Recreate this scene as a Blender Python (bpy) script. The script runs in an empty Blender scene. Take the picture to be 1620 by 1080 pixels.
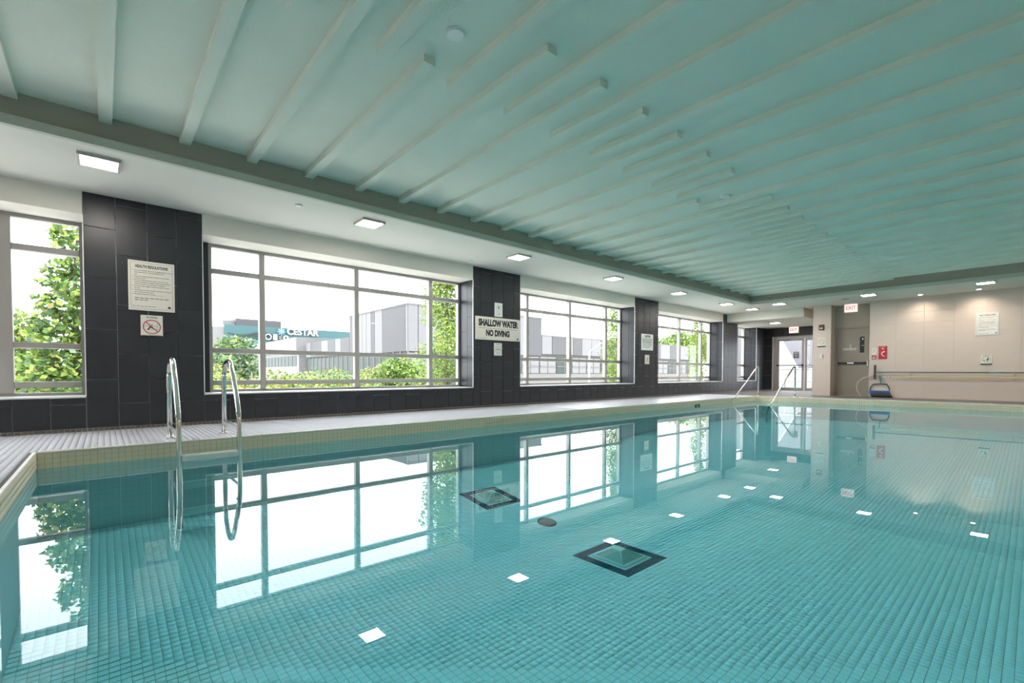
import bpy, math, random
import numpy as np
from mathutils import Matrix, Vector

random.seed(7)
rng = np.random.default_rng(7)
scene = bpy.context.scene
col = scene.collection

# ------------------------------------------------------------------ camera
F_PX, CX, CY = 731.97, 810.0, 608.03          # photograph taken as 1620 x 1080
cam_d = bpy.data.cameras.new('camera')
cam = bpy.data.objects.new('camera', cam_d)
col.objects.link(cam)
CAM_R = Vector((0.74937412, -0.66214593, 0.0010971))
CAM_U = Vector((0.01534389, 0.01902161, 0.99970133))
CAM_F = Vector((0.66196903, 0.74913347, -0.0244142))
CAM_O = Vector((0, 0, 0.70))
m = Matrix.Identity(4)
for i in range(3):
    m[i][0] = CAM_R[i]; m[i][1] = CAM_U[i]; m[i][2] = -CAM_F[i]; m[i][3] = CAM_O[i]
cam.matrix_world = m
cam_d.sensor_width = 36.0
cam_d.lens = 36.0 * F_PX / 1620.0
cam_d.shift_x = 0.0
cam_d.shift_y = (CY - 540.0) / 1620.0
cam_d.clip_start = 0.02
cam_d.clip_end = 800
scene.camera = cam

# ------------------------------------------------------------------ sky, sun, exposure
world = bpy.data.worlds.new('world')
scene.world = world
world.use_nodes = True
bg = world.node_tree.nodes['Background']
bg.inputs[0].default_value = (0.93, 0.95, 1.0, 1)      # bright hazy overcast sky
bg.inputs[1].default_value = 5.2
sun_d = bpy.data.lights.new('sun', 'SUN')
sun_d.energy = 7.0
sun_d.angle = math.radians(4)
sun_d.color = (1.0, 0.95, 0.86)
sun = bpy.data.objects.new('sun', sun_d)
col.objects.link(sun)
sun.rotation_euler = Vector((0.20, 0.28, -0.94)).to_track_quat('-Z', 'Y').to_euler()
scene.view_settings.view_transform = 'Standard'
scene.view_settings.look = 'None'
scene.view_settings.gamma = 1.0
scene.view_settings.use_curve_mapping = False
scene.view_settings.exposure = 0.48
scene.cycles.use_denoising = True
scene.cycles.max_bounces = 10
scene.cycles.diffuse_bounces = 6
scene.cycles.transparent_max_bounces = 24
scene.cycles.caustics_reflective = False

# ------------------------------------------------------------------ materials
MATS = {}
def mat(name, color, rough=0.5, metal=0.0, var=0.0, vscale=6.0, bump=0.0, bscale=40.0, spec=0.5, emit=None, trans=0.0):
    if name in MATS: return MATS[name]
    M = bpy.data.materials.new(name); M.use_nodes = True
    nt = M.node_tree; b = nt.nodes['Principled BSDF']
    b.inputs['Base Color'].default_value = (*color, 1)
    b.inputs['Roughness'].default_value = rough
    b.inputs['Metallic'].default_value = metal
    b.inputs['Specular IOR Level'].default_value = spec
    tc = None
    if var or bump:
        tc = nt.nodes.new('ShaderNodeTexCoord')
    if var:
        n = nt.nodes.new('ShaderNodeTexNoise'); n.inputs['Scale'].default_value = vscale
        n.inputs['Detail'].default_value = 4
        nt.links.new(tc.outputs['Object'], n.inputs['Vector'])
        mx = nt.nodes.new('ShaderNodeMix'); mx.data_type = 'RGBA'
        mx.inputs[6].default_value = (*[max(0, x * (1 - var)) for x in color], 1)
        mx.inputs[7].default_value = (*[min(1, x * (1 + var)) for x in color], 1)
        nt.links.new(n.outputs['Fac'], mx.inputs[0])
        nt.links.new(mx.outputs[2], b.inputs['Base Color'])
    if bump:
        n2 = nt.nodes.new('ShaderNodeTexNoise'); n2.inputs['Scale'].default_value = bscale
        n2.inputs['Detail'].default_value = 3
        nt.links.new(tc.outputs['Object'], n2.inputs['Vector'])
        bp = nt.nodes.new('ShaderNodeBump'); bp.inputs['Strength'].default_value = bump
        bp.inputs['Distance'].default_value = 0.01
        nt.links.new(n2.outputs['Fac'], bp.inputs['Height'])
        nt.links.new(bp.outputs['Normal'], b.inputs['Normal'])
    if emit:
        b.inputs['Emission Color'].default_value = (*emit[0], 1)
        b.inputs['Emission Strength'].default_value = emit[1]
    if trans:
        b.inputs['Subsurface Weight'].default_value = 0
        tr = nt.nodes.new('ShaderNodeBsdfTranslucent'); tr.inputs[0].default_value = (*color, 1)
        ms = nt.nodes.new('ShaderNodeMixShader'); ms.inputs[0].default_value = trans
        out = nt.nodes['Material Output']
        nt.links.new(b.outputs[0], ms.inputs[1]); nt.links.new(tr.outputs[0], ms.inputs[2])
        nt.links.new(ms.outputs[0], out.inputs[0])
    MATS[name] = M
    return M

def grid_mat(name, tile_c, joint_c, size, joint, rough=0.35, axes=('X', 'Y')):
    """square mosaic for surfaces too far off for the single tiles to be told apart"""
    M = bpy.data.materials.new(name); M.use_nodes = True
    nt = M.node_tree; b = nt.nodes['Principled BSDF']; b.inputs['Roughness'].default_value = rough
    tc = nt.nodes.new('ShaderNodeTexCoord'); sp = nt.nodes.new('ShaderNodeSeparateXYZ')
    nt.links.new(tc.outputs['Object'], sp.inputs[0])
    prev = None
    for a in axes:
        md = nt.nodes.new('ShaderNodeMath'); md.operation = 'PINGPONG'; md.inputs[1].default_value = size / 2
        nt.links.new(sp.outputs[a], md.inputs[0])
        lt = nt.nodes.new('ShaderNodeMath'); lt.operation = 'LESS_THAN'; lt.inputs[1].default_value = joint / 2
        nt.links.new(md.outputs[0], lt.inputs[0])
        if prev is None: prev = lt
        else:
            mxn = nt.nodes.new('ShaderNodeMath'); mxn.operation = 'MAXIMUM'
            nt.links.new(prev.outputs[0], mxn.inputs[0]); nt.links.new(lt.outputs[0], mxn.inputs[1]); prev = mxn
    mx = nt.nodes.new('ShaderNodeMix'); mx.data_type = 'RGBA'
    mx.inputs[6].default_value = (*tile_c, 1); mx.inputs[7].default_value = (*joint_c, 1)
    nt.links.new(prev.outputs[0], mx.inputs[0]); nt.links.new(mx.outputs[2], b.inputs['Base Color'])
    MATS[name] = M
    return M

def glass_mat(name, tint=(0.97, 0.985, 0.98), ior=1.45):
    M = bpy.data.materials.new(name); M.use_nodes = True
    nt = M.node_tree; nt.nodes.remove(nt.nodes['Principled BSDF']); out = nt.nodes['Material Output']
    t = nt.nodes.new('ShaderNodeBsdfTransparent'); t.inputs[0].default_value = (*tint, 1)
    g = nt.nodes.new('ShaderNodeBsdfGlossy'); g.inputs['Roughness'].default_value = 0.0
    fr = nt.nodes.new('ShaderNodeFresnel'); fr.inputs[0].default_value = ior
    geo = nt.nodes.new('ShaderNodeNewGeometry')
    inv = nt.nodes.new('ShaderNodeMath'); inv.operation = 'SUBTRACT'; inv.inputs[0].default_value = 1.0
    mul = nt.nodes.new('ShaderNodeMath'); mul.operation = 'MULTIPLY'
    nt.links.new(geo.outputs['Backfacing'], inv.inputs[1])
    nt.links.new(fr.outputs[0], mul.inputs[0]); nt.links.new(inv.outputs[0], mul.inputs[1])
    ms = nt.nodes.new('ShaderNodeMixShader')
    nt.links.new(mul.outputs[0], ms.inputs[0]); nt.links.new(t.outputs[0], ms.inputs[1]); nt.links.new(g.outputs[0], ms.inputs[2])
    nt.links.new(ms.outputs[0], out.inputs[0])
    MATS[name] = M
    return M, nt, fr, g

CEIL = mat('ceiling_stucco', (0.70, 0.745, 0.66), 0.9, var=0.05, vscale=3, bump=0.35, bscale=60)  # off-white stucco; green bounce from the pool is mixed into the colour
SOFFIT = mat('soffit_paint', (0.645, 0.645, 0.585), 0.9, var=0.02, vscale=2)
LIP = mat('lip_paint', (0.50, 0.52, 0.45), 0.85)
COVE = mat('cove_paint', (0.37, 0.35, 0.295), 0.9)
HEADER = mat('header_paint', (0.78, 0.75, 0.68), 0.85, var=0.02)
DARK = mat('charcoal_porcelain', (0.023, 0.025, 0.033), 0.36, var=0.25, vscale=4, bump=0.05, bscale=90)
GROUT = mat('grey_grout', (0.50, 0.50, 0.50), 0.9)
TRIM = mat('white_edge_trim', (0.80, 0.81, 0.82), 0.35)
SILL = mat('pale_sill', (0.70, 0.71, 0.73), 0.3)  # one even light grey for all the sill slabs
ALU = mat('grey_aluminium', (0.40, 0.38, 0.365), 0.45, metal=0.2)
BEIGE = mat('beige_wall_tile', (0.65, 0.55, 0.50), 0.55, var=0.03, vscale=2)
BEIGEJ = mat('beige_joint', (0.58, 0.49, 0.42), 0.9)
PLAIN = mat('beige_paint', (0.68, 0.60, 0.52), 0.85)
TAUPE = mat('taupe_door_paint', (0.34, 0.29, 0.25), 0.5, var=0.03)
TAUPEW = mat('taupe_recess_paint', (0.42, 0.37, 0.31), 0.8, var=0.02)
DECKT = mat('grey_deck_mosaic', (0.62, 0.63, 0.70), 0.22, var=0.08, vscale=14)
DECKJ = mat('deck_joint', (0.10, 0.10, 0.11), 0.9)
DECKG = grid_mat('deck_mosaic_far', (0.62, 0.63, 0.70), (0.16, 0.16, 0.17), 0.05, 0.006)
FDECK = mat('far_deck_paint', (0.12, 0.105, 0.10), 0.5)
COPE = mat('cream_coping_mosaic', (0.93, 0.76, 0.57), 0.3, var=0.02, vscale=20)
NOSE = mat('pale_nosing_tile', (0.84, 0.78, 0.68), 0.3)
COPEJ = mat('coping_joint', (0.62, 0.53, 0.41), 0.9)
BASET = mat('brown_cove_tile', (0.17, 0.14, 0.125), 0.4, var=0.15, vscale=20)
BASEJ = mat('cove_joint', (0.55, 0.52, 0.48), 0.9)
POOLT = mat('pool_floor_mosaic', (0.74, 0.88, 0.88), 0.4, spec=0.08, var=0.03, vscale=8)
POOLJ = mat('pool_floor_joint', (0.34, 0.45, 0.475), 0.9)
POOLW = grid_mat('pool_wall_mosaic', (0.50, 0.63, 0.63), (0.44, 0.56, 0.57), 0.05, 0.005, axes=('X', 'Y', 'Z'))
NAVY = mat('navy_mosaic', (0.008, 0.05, 0.09), 0.5, spec=0.03)
COVERM = mat('dark_cover_plastic', (0.008, 0.05, 0.06), 0.6, spec=0.03)
DRAINM = mat('drain_plastic', (0.34, 0.48, 0.44), 0.4)
DRAINL = mat('drain_plastic_pale', (0.50, 0.66, 0.62), 0.4)
BLACK = mat('black_plastic', (0.015, 0.015, 0.017), 0.45)
STEEL = mat('polished_steel', (0.72, 0.71, 0.68), 0.13, metal=1.0)
WHITE = mat('white_plastic', (0.80, 0.80, 0.78), 0.4)
CREAM = mat('cream_sign_board', (0.76, 0.72, 0.65), 0.45)
INK = mat('black_print', (0.02, 0.02, 0.022), 0.6)
GREYINK = mat('grey_print', (0.20, 0.20, 0.20), 0.6)
REDINK = mat('red_print', (0.48, 0.05, 0.05), 0.6)
GREENINK = mat('green_print', (0.06, 0.30, 0.13), 0.6)
RED = mat('red_enamel', (0.50, 0.03, 0.04), 0.35)
DARKRED = mat('dark_red_plastic', (0.12, 0.02, 0.02), 0.35)
LAMP = mat('light_panel_diffuser', (0.9, 0.9, 0.88), 0.5, emit=((1.0, 0.93, 0.84), 66.0))
LAMPF = mat('light_panel_frame', (0.52, 0.48, 0.45), 0.5)
SPOT = mat('downlight_lens', (0.9, 0.9, 0.85), 0.5, emit=((1.0, 0.86, 0.68), 25.0))
EXITF = mat('exit_sign_face', (0.85, 0.83, 0.80), 0.5, emit=((1.0, 0.90, 0.84), 0.55))
EXITR = mat('exit_sign_red', (0.8, 0.06, 0.05), 0.5, emit=((1.0, 0.10, 0.08), 0.7))
BLUEP = mat('blue_plastic', (0.02, 0.13, 0.42), 0.35)
TEALP = mat('teal_plastic', (0.05, 0.30, 0.36), 0.4)
TEALD = mat('dark_teal_fibreglass', (0.05, 0.12, 0.14), 0.4)
YELLOW = mat('pale_yellow_fibreglass', (0.72, 0.60, 0.28), 0.4)
BRISTLE = mat('brown_bristle', (0.10, 0.05, 0.045), 0.8)
NET = mat('black_mesh_net', (0.03, 0.03, 0.04), 0.8)
HOSE = mat('pale_lilac_hose', (0.50, 0.48, 0.55), 0.4)
GLASS = glass_mat('window_glass')[0]
DGLASS = glass_mat('door_glass')[0]
# water: clear tinted surface with Fresnel mirror reflection and faint ripples
WATER, nt, fr, gl = glass_mat('pool_water', (0.52, 0.875, 0.945), 1.33)
tc = nt.nodes.new('ShaderNodeTexCoord')
mp = nt.nodes.new('ShaderNodeMapping'); mp.inputs['Scale'].default_value = (1.0, 1.4, 1.0)
ns = nt.nodes.new('ShaderNodeTexNoise'); ns.inputs['Scale'].default_value = 1.6; ns.inputs['Detail'].default_value = 2.0
bp = nt.nodes.new('ShaderNodeBump'); bp.inputs['Strength'].default_value = 0.009; bp.inputs['Distance'].default_value = 0.02
nt.links.new(tc.outputs['Object'], mp.inputs[0]); nt.links.new(mp.outputs[0], ns.inputs['Vector'])
nt.links.new(ns.outputs['Fac'], bp.inputs['Height']); nt.links.new(bp.outputs['Normal'], gl.inputs['Normal'])
gl.inputs['Color'].default_value = (1, 1, 1, 1)
# outside
BOUNCE = mat('bounce_paving', (0.60, 0.59, 0.57), 0.9, var=0.1, vscale=0.5)  # ground outside, paled so that it bounces daylight onto soffit and ceiling
LEAF = [mat('leaf_green', (0.085, 0.165, 0.03), 0.5, trans=0.35), mat('leaf_lime', (0.24, 0.33, 0.058), 0.5, trans=0.4),
        mat('leaf_deep', (0.045, 0.10, 0.03), 0.5, trans=0.3), mat('leaf_gold', (0.26, 0.23, 0.08), 0.5, trans=0.35),
        mat('leaf_blue', (0.10, 0.15, 0.10), 0.6, trans=0.25)]
BARK = mat('bark', (0.11, 0.09, 0.075), 0.9, var=0.3, vscale=10)
PGREY = mat('panel_grey', (0.040, 0.040, 0.044), 0.6, var=0.06, vscale=0.6)
PWHITE = mat('panel_white', (0.105, 0.105, 0.11), 0.6)
PJOINT = mat('panel_joint', (0.035, 0.035, 0.035), 0.8)
TEALB = mat('teal_cladding', (0.014, 0.06, 0.068), 0.5, var=0.05, vscale=0.2)
TEALB2 = mat('teal_cladding_pale', (0.03, 0.09, 0.10), 0.5)
BGLASS = mat('far_window_glass', (0.028, 0.040, 0.038), 0.5, spec=0.2)
CONC = mat('concrete', (0.10, 0.097, 0.094), 0.8, var=0.05)
SIGNW = mat('sign_letters_white', (0.24, 0.24, 0.24), 0.5)
SIGNB = mat('sign_emblem_blue', (0.12, 0.22, 0.42), 0.5)
EXTW = mat('white_stucco', (0.30, 0.30, 0.305), 0.8)
EXTSHADE = mat('shaded_white_stucco', (0.17, 0.17, 0.185), 0.8)  # shadowed part of the white wall, shade put into the colour

# ------------------------------------------------------------------ helpers
def tag(o, label=None, cat=None, group=None, kind=None):
    if label: o['label'] = label
    if cat: o['category'] = cat
    if group: o['group'] = group
    if kind: o['kind'] = kind
    return o

def link(name, data, parent=None, loc=(0, 0, 0), rot=(0, 0, 0)):
    o = bpy.data.objects.new(name, data)
    col.objects.link(o)
    o.location = loc; o.rotation_euler = rot
    if parent is not None:
        o.parent = parent
    return o

def empty(name, loc=(0, 0, 0), rot=(0, 0, 0)):
    o = link(name, None, None, loc, rot); o.empty_display_size = 0.1
    return o

class MB:
    """collects shapes into ONE mesh"""
    def __init__(s): s.v = []; s.f = []; s.mi = []; s.sm = []
    def add(s, vs, fs, mi=0, smooth=False):
        b = len(s.v); s.v += [tuple(x) for x in vs]
        s.f += [tuple(i + b for i in f) for f in fs]
        s.mi += [mi] * len(fs); s.sm += [smooth] * len(fs)
        return s
    def box(s, x0, x1, y0, y1, z0, z1, bev=0.0, mi=0):
        x0, x1 = sorted((x0, x1)); y0, y1 = sorted((y0, y1)); z0, z1 = sorted((z0, z1))
        if bev <= 0:
            v = [(x0, y0, z0), (x1, y0, z0), (x1, y1, z0), (x0, y1, z0), (x0, y0, z1), (x1, y0, z1), (x1, y1, z1), (x0, y1, z1)]
            f = [(3, 2, 1, 0), (4, 5, 6, 7), (0, 1, 5, 4), (1, 2, 6, 5), (2, 3, 7, 6), (3, 0, 4, 7)]
            return s.add(v, f, mi)
        b = min(bev, (x1 - x0) * .49, (y1 - y0) * .49, (z1 - z0) * .49)
        X = (x0, x1); Y = (y0, y1); Z = (z0, z1)
        v = []; idx = {}
        for i in (0, 1):
            for j in (0, 1):
                for k in (0, 1):
                    sx, sy, sz = (1, -1)[i], (1, -1)[j], (1, -1)[k]
                    for a in range(3):
                        p = [X[i] + sx * b, Y[j] + sy * b, Z[k] + sz * b]
                        p[a] = (X[i], Y[j], Z[k])[a]
                        idx[(i, j, k, a)] = len(v); v.append(p)
        f = []
        for a in range(3):
            o1, o2 = [t for t in range(3) if t != a]
            for e in (0, 1):
                q = []
                for (u, w) in ((0, 0), (1, 0), (1, 1), (0, 1)):
                    c = [0, 0, 0]; c[a] = e; c[o1] = u; c[o2] = w
                    q.append(idx[(*c, a)])
                flip = (e == 0) != (a == 1)
                f.append(tuple(reversed(q)) if flip else tuple(q))
            for u in (0, 1):
                for w in (0, 1):
                    c0 = [0, 0, 0]; c1 = [0, 0, 0]; c0[o1] = c1[o1] = u; c0[o2] = c1[o2] = w; c1[a] = 1
                    q = [idx[(*c0, o1)], idx[(*c1, o1)], idx[(*c1, o2)], idx[(*c0, o2)]]
                    flip = ((u + w) % 2 == 0) != (a == 1)
                    f.append(tuple(reversed(q)) if not flip else tuple(q))
        for i in (0, 1):
            for j in (0, 1):
                for k in (0, 1):
                    q = [idx[(i, j, k, 0)], idx[(i, j, k, 1)], idx[(i, j, k, 2)]]
                    f.append(tuple(q) if (i + j + k) % 2 == 1 else tuple(reversed(q)))
        return s.add(v, f, mi)
    def tube(s, pts, r, n=12, mi=0, cap=True):
        P = [Vector(p) for p in pts]; rr = r if hasattr(r, '__len__') else [r] * len(P)
        rings = []; prev = None
        for i, p in enumerate(P):
            t = (P[min(i + 1, len(P) - 1)] - P[max(i - 1, 0)]).normalized()
            if prev is None:
                a = Vector((0, 0, 1)) if abs(t.z) < .9 else Vector((1, 0, 0))
                u = t.cross(a).normalized()
            else:
                u = (prev - t * prev.dot(t)).normalized()
            prev = u; w = t.cross(u)
            rings.append([p + (u * math.cos(2 * math.pi * k / n) + w * math.sin(2 * math.pi * k / n)) * rr[i] for k in range(n)])
        v = [q for ring in rings for q in ring]; f = []
        for i in range(len(P) - 1):
            for k in range(n):
                k2 = (k + 1) % n
                f.append((i * n + k, i * n + k2, (i + 1) * n + k2, (i + 1) * n + k))
        s.add(v, f, mi, True)
        if cap:
            b = len(s.v) - len(v)
            s.f += [tuple(b + k for k in reversed(range(n))), tuple(b + (len(P) - 1) * n + k for k in range(n))]
            s.mi += [mi, mi]; s.sm += [False, False]
        return s
    def disc(s, c, axis, r, h, n=24, mi=0, r2=None):
        c = Vector(c); a = Vector(axis).normalized()
        return s.tube([c, c + a * h], [r, r if r2 is None else r2], n, mi)
    def ring(s, c, axis, ro, ri, h, n=32, mi=0):
        """flat annulus with thickness"""
        c = Vector(c); a = Vector(axis).normalized()
        u = a.cross(Vector((0, 0, 1))); u = u.normalized() if u.length > .1 else Vector((1, 0, 0)); w = a.cross(u)
        v = []
        for k in range(n):
            d = u * math.cos(2 * math.pi * k / n) + w * math.sin(2 * math.pi * k / n)
            v += [c + d * ro, c + d * ri, c + d * ri + a * h, c + d * ro + a * h]
        f = []
        for k in range(n):
            p, q = 4 * k, 4 * ((k + 1) % n)
            for j in range(4):
                j2 = (j + 1) % 4
                f.append((p + j, q + j, q + j2, p + j2))
        return s.add(v, f, mi)
    def prism(s, pts, d, mi=0):
        """polygon pts (3D, planar) pushed along d"""
        P = [Vector(p) for p in pts]; d = Vector(d); n = len(P)
        v = P + [p + d for p in P]
        f = [tuple(reversed(range(n))), tuple(range(n, 2 * n))] + [(i, (i + 1) % n, n + (i + 1) % n, n + i) for i in range(n)]
        return s.add(v, f, mi)
    def mesh(s, name, mats):
        me = bpy.data.meshes.new(name)
        me.from_pydata(s.v, [], s.f)
        for M in (mats if isinstance(mats, (list, tuple)) else [mats]): me.materials.append(M)
        me.polygons.foreach_set('material_index', s.mi)
        me.polygons.foreach_set('use_smooth', s.sm)
        me.update()
        return me
    def build(s, name, mats, parent=None, loc=(0, 0, 0), rot=(0, 0, 0)):
        me = s.mesh(name, mats)
        return link(name, me, parent, loc, rot)

def struct(o, label, cat): return tag(o, label, cat, kind='structure')

BOXC = {}
def piece(name, dims, bev, M, parent, center):
    """a bevelled slab sharing mesh data with alike pieces"""
    key = (name, M.name, tuple(round(x, 3) for x in dims), bev)
    if key not in BOXC:
        a, b, c = [x / 2 for x in dims]
        BOXC[key] = MB().box(-a, a, -b, b, -c, c, bev).mesh(name, M)
    return link(name, BOXC[key], parent, center)

def text(s, size, M, parent, loc, face, align='CENTER', thick=0.0006, sx=1.0, bold=0.0, name='lettering'):
    cu = bpy.data.curves.new('txt', 'FONT'); cu.body = s; cu.size = size; cu.align_x = align; cu.align_y = 'CENTER'
    cu.extrude = thick; cu.offset = bold; cu.resolution_u = 3
    t = bpy.data.objects.new('txt', cu); col.objects.link(t)
    dg = bpy.context.evaluated_depsgraph_get(); dg.update()
    me = bpy.data.meshes.new_from_object(t.evaluated_get(dg)); me.name = name
    bpy.data.objects.remove(t); bpy.data.curves.remove(cu)
    me.materials.clear(); me.materials.append(M)
    o = link(name, me, parent, loc, {'-Y': (math.pi / 2, 0, 0), '-X': (math.pi / 2, 0, -math.pi / 2)}[face])
    o.scale = (sx, 1, 1)
    return o

def fit(o, w, h):
    """stretch lettering to a measured width and cap height"""
    xs = [v.co.x for v in o.data.vertices]; ys = [v.co.y for v in o.data.vertices]
    o.scale = (w / (max(xs) - min(xs)), h / (max(ys) - min(ys)), 1)
    return o

def frange(a, b, st):
    n = int(math.ceil((b - a) / st - 1e-6)); return [(a + i * st, min(a + (i + 1) * st, b)) for i in range(n)]

def project(x, y, z):
    d = Vector((x, y, z)) - CAM_O; w = d.dot(CAM_F)
    return (CX + F_PX * d.dot(CAM_R) / w, CY - F_PX * d.dot(CAM_U) / w, w)

def at(px, py, Y):
    """where the ray through a pixel meets the upright plane at distance Y beyond the windows"""
    d = CAM_F + CAM_R * ((px - CX) / F_PX) - CAM_U * ((py - CY) / F_PX)
    return CAM_O + d * ((Y - CAM_O.y) / d.y)

def tile_field(name, rects, z, M, parent, thick=0.006, bev=0.0025, plane='XY'):
    """many mosaic tiles joined into one mesh; rects: array of (a0,a1,b0,b1)"""
    R = np.asarray(rects, float); n = len(R)
    a0, a1, b0, b1 = R.T
    lo = np.stack([np.stack([a0, b0], 1), np.stack([a1, b0], 1), np.stack([a1, b1], 1), np.stack([a0, b1], 1)], 1)
    hi = np.stack([np.stack([a0 + bev, b0 + bev], 1), np.stack([a1 - bev, b0 + bev], 1), np.stack([a1 - bev, b1 - bev], 1), np.stack([a0 + bev, b1 - bev], 1)], 1)
    V = np.zeros((n, 8, 3))
    if plane == 'XY':
        V[:, :4, :2] = lo; V[:, 4:, :2] = hi
        zz = z(V[..., 0], V[..., 1]) if callable(z) else np.full(V.shape[:2], float(z))
        V[..., 2] = zz; V[:, :4, 2] -= thick
    elif plane == 'XZ':      # facing -Y
        V[:, :4, 0] = lo[..., 0]; V[:, :4, 2] = lo[..., 1]; V[:, 4:, 0] = hi[..., 0]; V[:, 4:, 2] = hi[..., 1]
        V[:, :4, 1] = z + thick; V[:, 4:, 1] = z
    elif plane == 'YZ-':     # facing -X
        V[:, :4, 1] = lo[..., 0]; V[:, :4, 2] = lo[..., 1]; V[:, 4:, 1] = hi[..., 0]; V[:, 4:, 2] = hi[..., 1]
        V[:, :4, 0] = z + thick; V[:, 4:, 0] = z
    elif plane == 'YZ+':     # facing +X
        V[:, :4, 1] = lo[..., 0]; V[:, :4, 2] = lo[..., 1]; V[:, 4:, 1] = hi[..., 0]; V[:, 4:, 2] = hi[..., 1]
        V[:, :4, 0] = z - thick; V[:, 4:, 0] = z
    Fq = np.array([(4, 5, 6, 7), (0, 1, 5, 4), (1, 2, 6, 5), (2, 3, 7, 6), (3, 0, 4, 7)])
    if plane == 'YZ-': Fq = Fq[:, ::-1]
    faces = (Fq[None] + (np.arange(n) * 8)[:, None, None]).reshape(-1)
    me = bpy.data.meshes.new(name)
    me.vertices.add(n * 8); me.vertices.foreach_set('co', V.reshape(-1))
    me.loops.add(len(faces)); me.loops.foreach_set('vertex_index', faces)
    me.polygons.add(n * 5); me.polygons.foreach_set('loop_start', np.arange(n * 5) * 4); me.polygons.foreach_set('loop_total', np.full(n * 5, 4))
    me.update(); me.validate(); me.materials.append(M)
    return tag(link(name, me, parent), kind='stuff')

# ------------------------------------------------------------------ dimensions (metres, deck at z = 0)
YP0, YP1 = -1.9, 5.82            # pool sides
XP0, XP1 = -0.45, 15.40          # pool ends
ZW, ZF = -0.15, -1.10            # water, pool floor
YW, YG, YO = 7.52, 8.02, 8.12    # wall face, glazing, outer face
XB, YR = -4.8, -3.4              # back wall, right wall
XF, XE = 17.2, 20.85             # far wall, alcove end
ZC, ZT = 2.85, 3.16              # soffit, tray ceiling
ZS, ZH = 0.42, 2.58              # sill, window head
YT, XT, YT0, XT0 = 5.92, 15.2, -2.0, -2.2   # ceiling tray
COLS = [(-0.156, 1.037), (5.60, 6.885), (11.27, 12.50), (16.83, 18.05)]
BAYS = [(-4.75, -0.156), (1.037, 5.60), (6.885, 11.27), (12.50, 16.83), (18.05, 19.87)]

# ------------------------------------------------------------------ pool basin, deck
def zfloor(x, y):
    """pool floor rises gently toward the steps and toward the window side"""
    return np.minimum(ZF + np.maximum(0, np.asarray(x) - 7.0) * .065 + np.maximum(0, np.asarray(y) - 3.2) * .13, -.62)
pool = MB()
pool.box(XP0 - .3, XP1 + .3, YP0 - .3, YP1 + .3, ZF - .4, ZF - .1)
gx_ = np.concatenate([[XP0 - .02], np.arange(0, XP1, .35), [XP1 + .02]]); gy_ = np.concatenate([[YP0 - .02], np.arange(-1.6, YP1, .2), [YP1 + .02]])
nx_, ny_ = len(gx_), len(gy_)
pool.add([(x, y, float(zfloor(x, y)) - .006) for x in gx_ for y in gy_], [(i * ny_ + j, (i + 1) * ny_ + j, (i + 1) * ny_ + j + 1, i * ny_ + j + 1) for i in range(nx_ - 1) for j in range(ny_ - 1)])
basin = pool.build('pool_basin', POOLJ)
struct(basin, 'sunken rectangular swimming pool basin lined with pale mosaic tiles', 'pool')
w_ = MB()
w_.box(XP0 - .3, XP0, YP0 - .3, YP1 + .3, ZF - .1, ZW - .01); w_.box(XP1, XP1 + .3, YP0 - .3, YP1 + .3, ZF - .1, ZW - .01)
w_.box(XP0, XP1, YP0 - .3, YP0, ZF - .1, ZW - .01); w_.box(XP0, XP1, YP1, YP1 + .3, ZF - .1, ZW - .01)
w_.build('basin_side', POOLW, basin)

dk = MB()
for r in ((XB, XP0, YR, YW + .2), (XP1, XF + .3, YR, YW + .2), (XP0, XP1, YP1, YW + .2), (XP0, XP1, YR, YP0), (XF + .3, XE + .2, 4.5, YW + .2)):
    e = 0.006
    x0, x1, y0, y1 = r
    if x1 == XP0: x1 -= e
    if x0 == XP1: x0 += e
    if y0 == YP1: y0 += e
    if y1 == YP0: y1 -= e
    dk.box(x0, x1, y0, y1, ZW - .012, -0.006)
deck = dk.build('floor', COPEJ)
struct(deck, 'pool deck paved with small grey mosaic tiles around the water', 'floor')
T = 0.05; J = 0.0013
def grid_rects(x0, x1, y0, y1, gap=J):
    xs = np.arange(round(x0 / T), round(x1 / T)) * T; ys = np.arange(round(y0 / T), round(y1 / T)) * T
    gx, gy = np.meshgrid(xs, ys, indexing='ij'); gx = gx.ravel(); gy = gy.ravel()
    return np.stack([gx + gap, gx + T - gap, gy + gap, gy + T - gap], 1)
bed = MB()
bed.box(XB, XP0 - .03, YR, YW, -.0055, -.0045); bed.box(XP0 - .03, XP1, YP1 + .03, YW, -.0055, -.0045)
bed.build('tile_bed', DECKJ, deck)
near = np.concatenate([grid_rects(-3.0, XP0 - .03, 3.0, YW, .0013), grid_rects(XP0 - .03, 7.0, YP1 + .03, YW, .0013)])
tile_field('deck_tile', near, 0.0, DECKT, deck, thick=0.005, bev=0.001)
fd = MB(); fd.box(7.0, XP1, YP1 + .03, YW, -.004, 0.0); fd.box(XB, -3.0, YR, YW, -.004, 0); fd.box(-3.0, XP0 - .03, YR, 3.0, -.004, 0)
fd.build('mosaic_paving', DECKG, deck)
fd = MB(); fd.box(XP1 + .10, XF + .45, YR, YW, -.004, 0.0); fd.box(XF + .45, XE, 4.79, YW, -.004, 0.0); fd.box(XP0, XP1, YR, YP0 - .03, -.004, 0)
fd.build('plain_paving', FDECK, deck)

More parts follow.
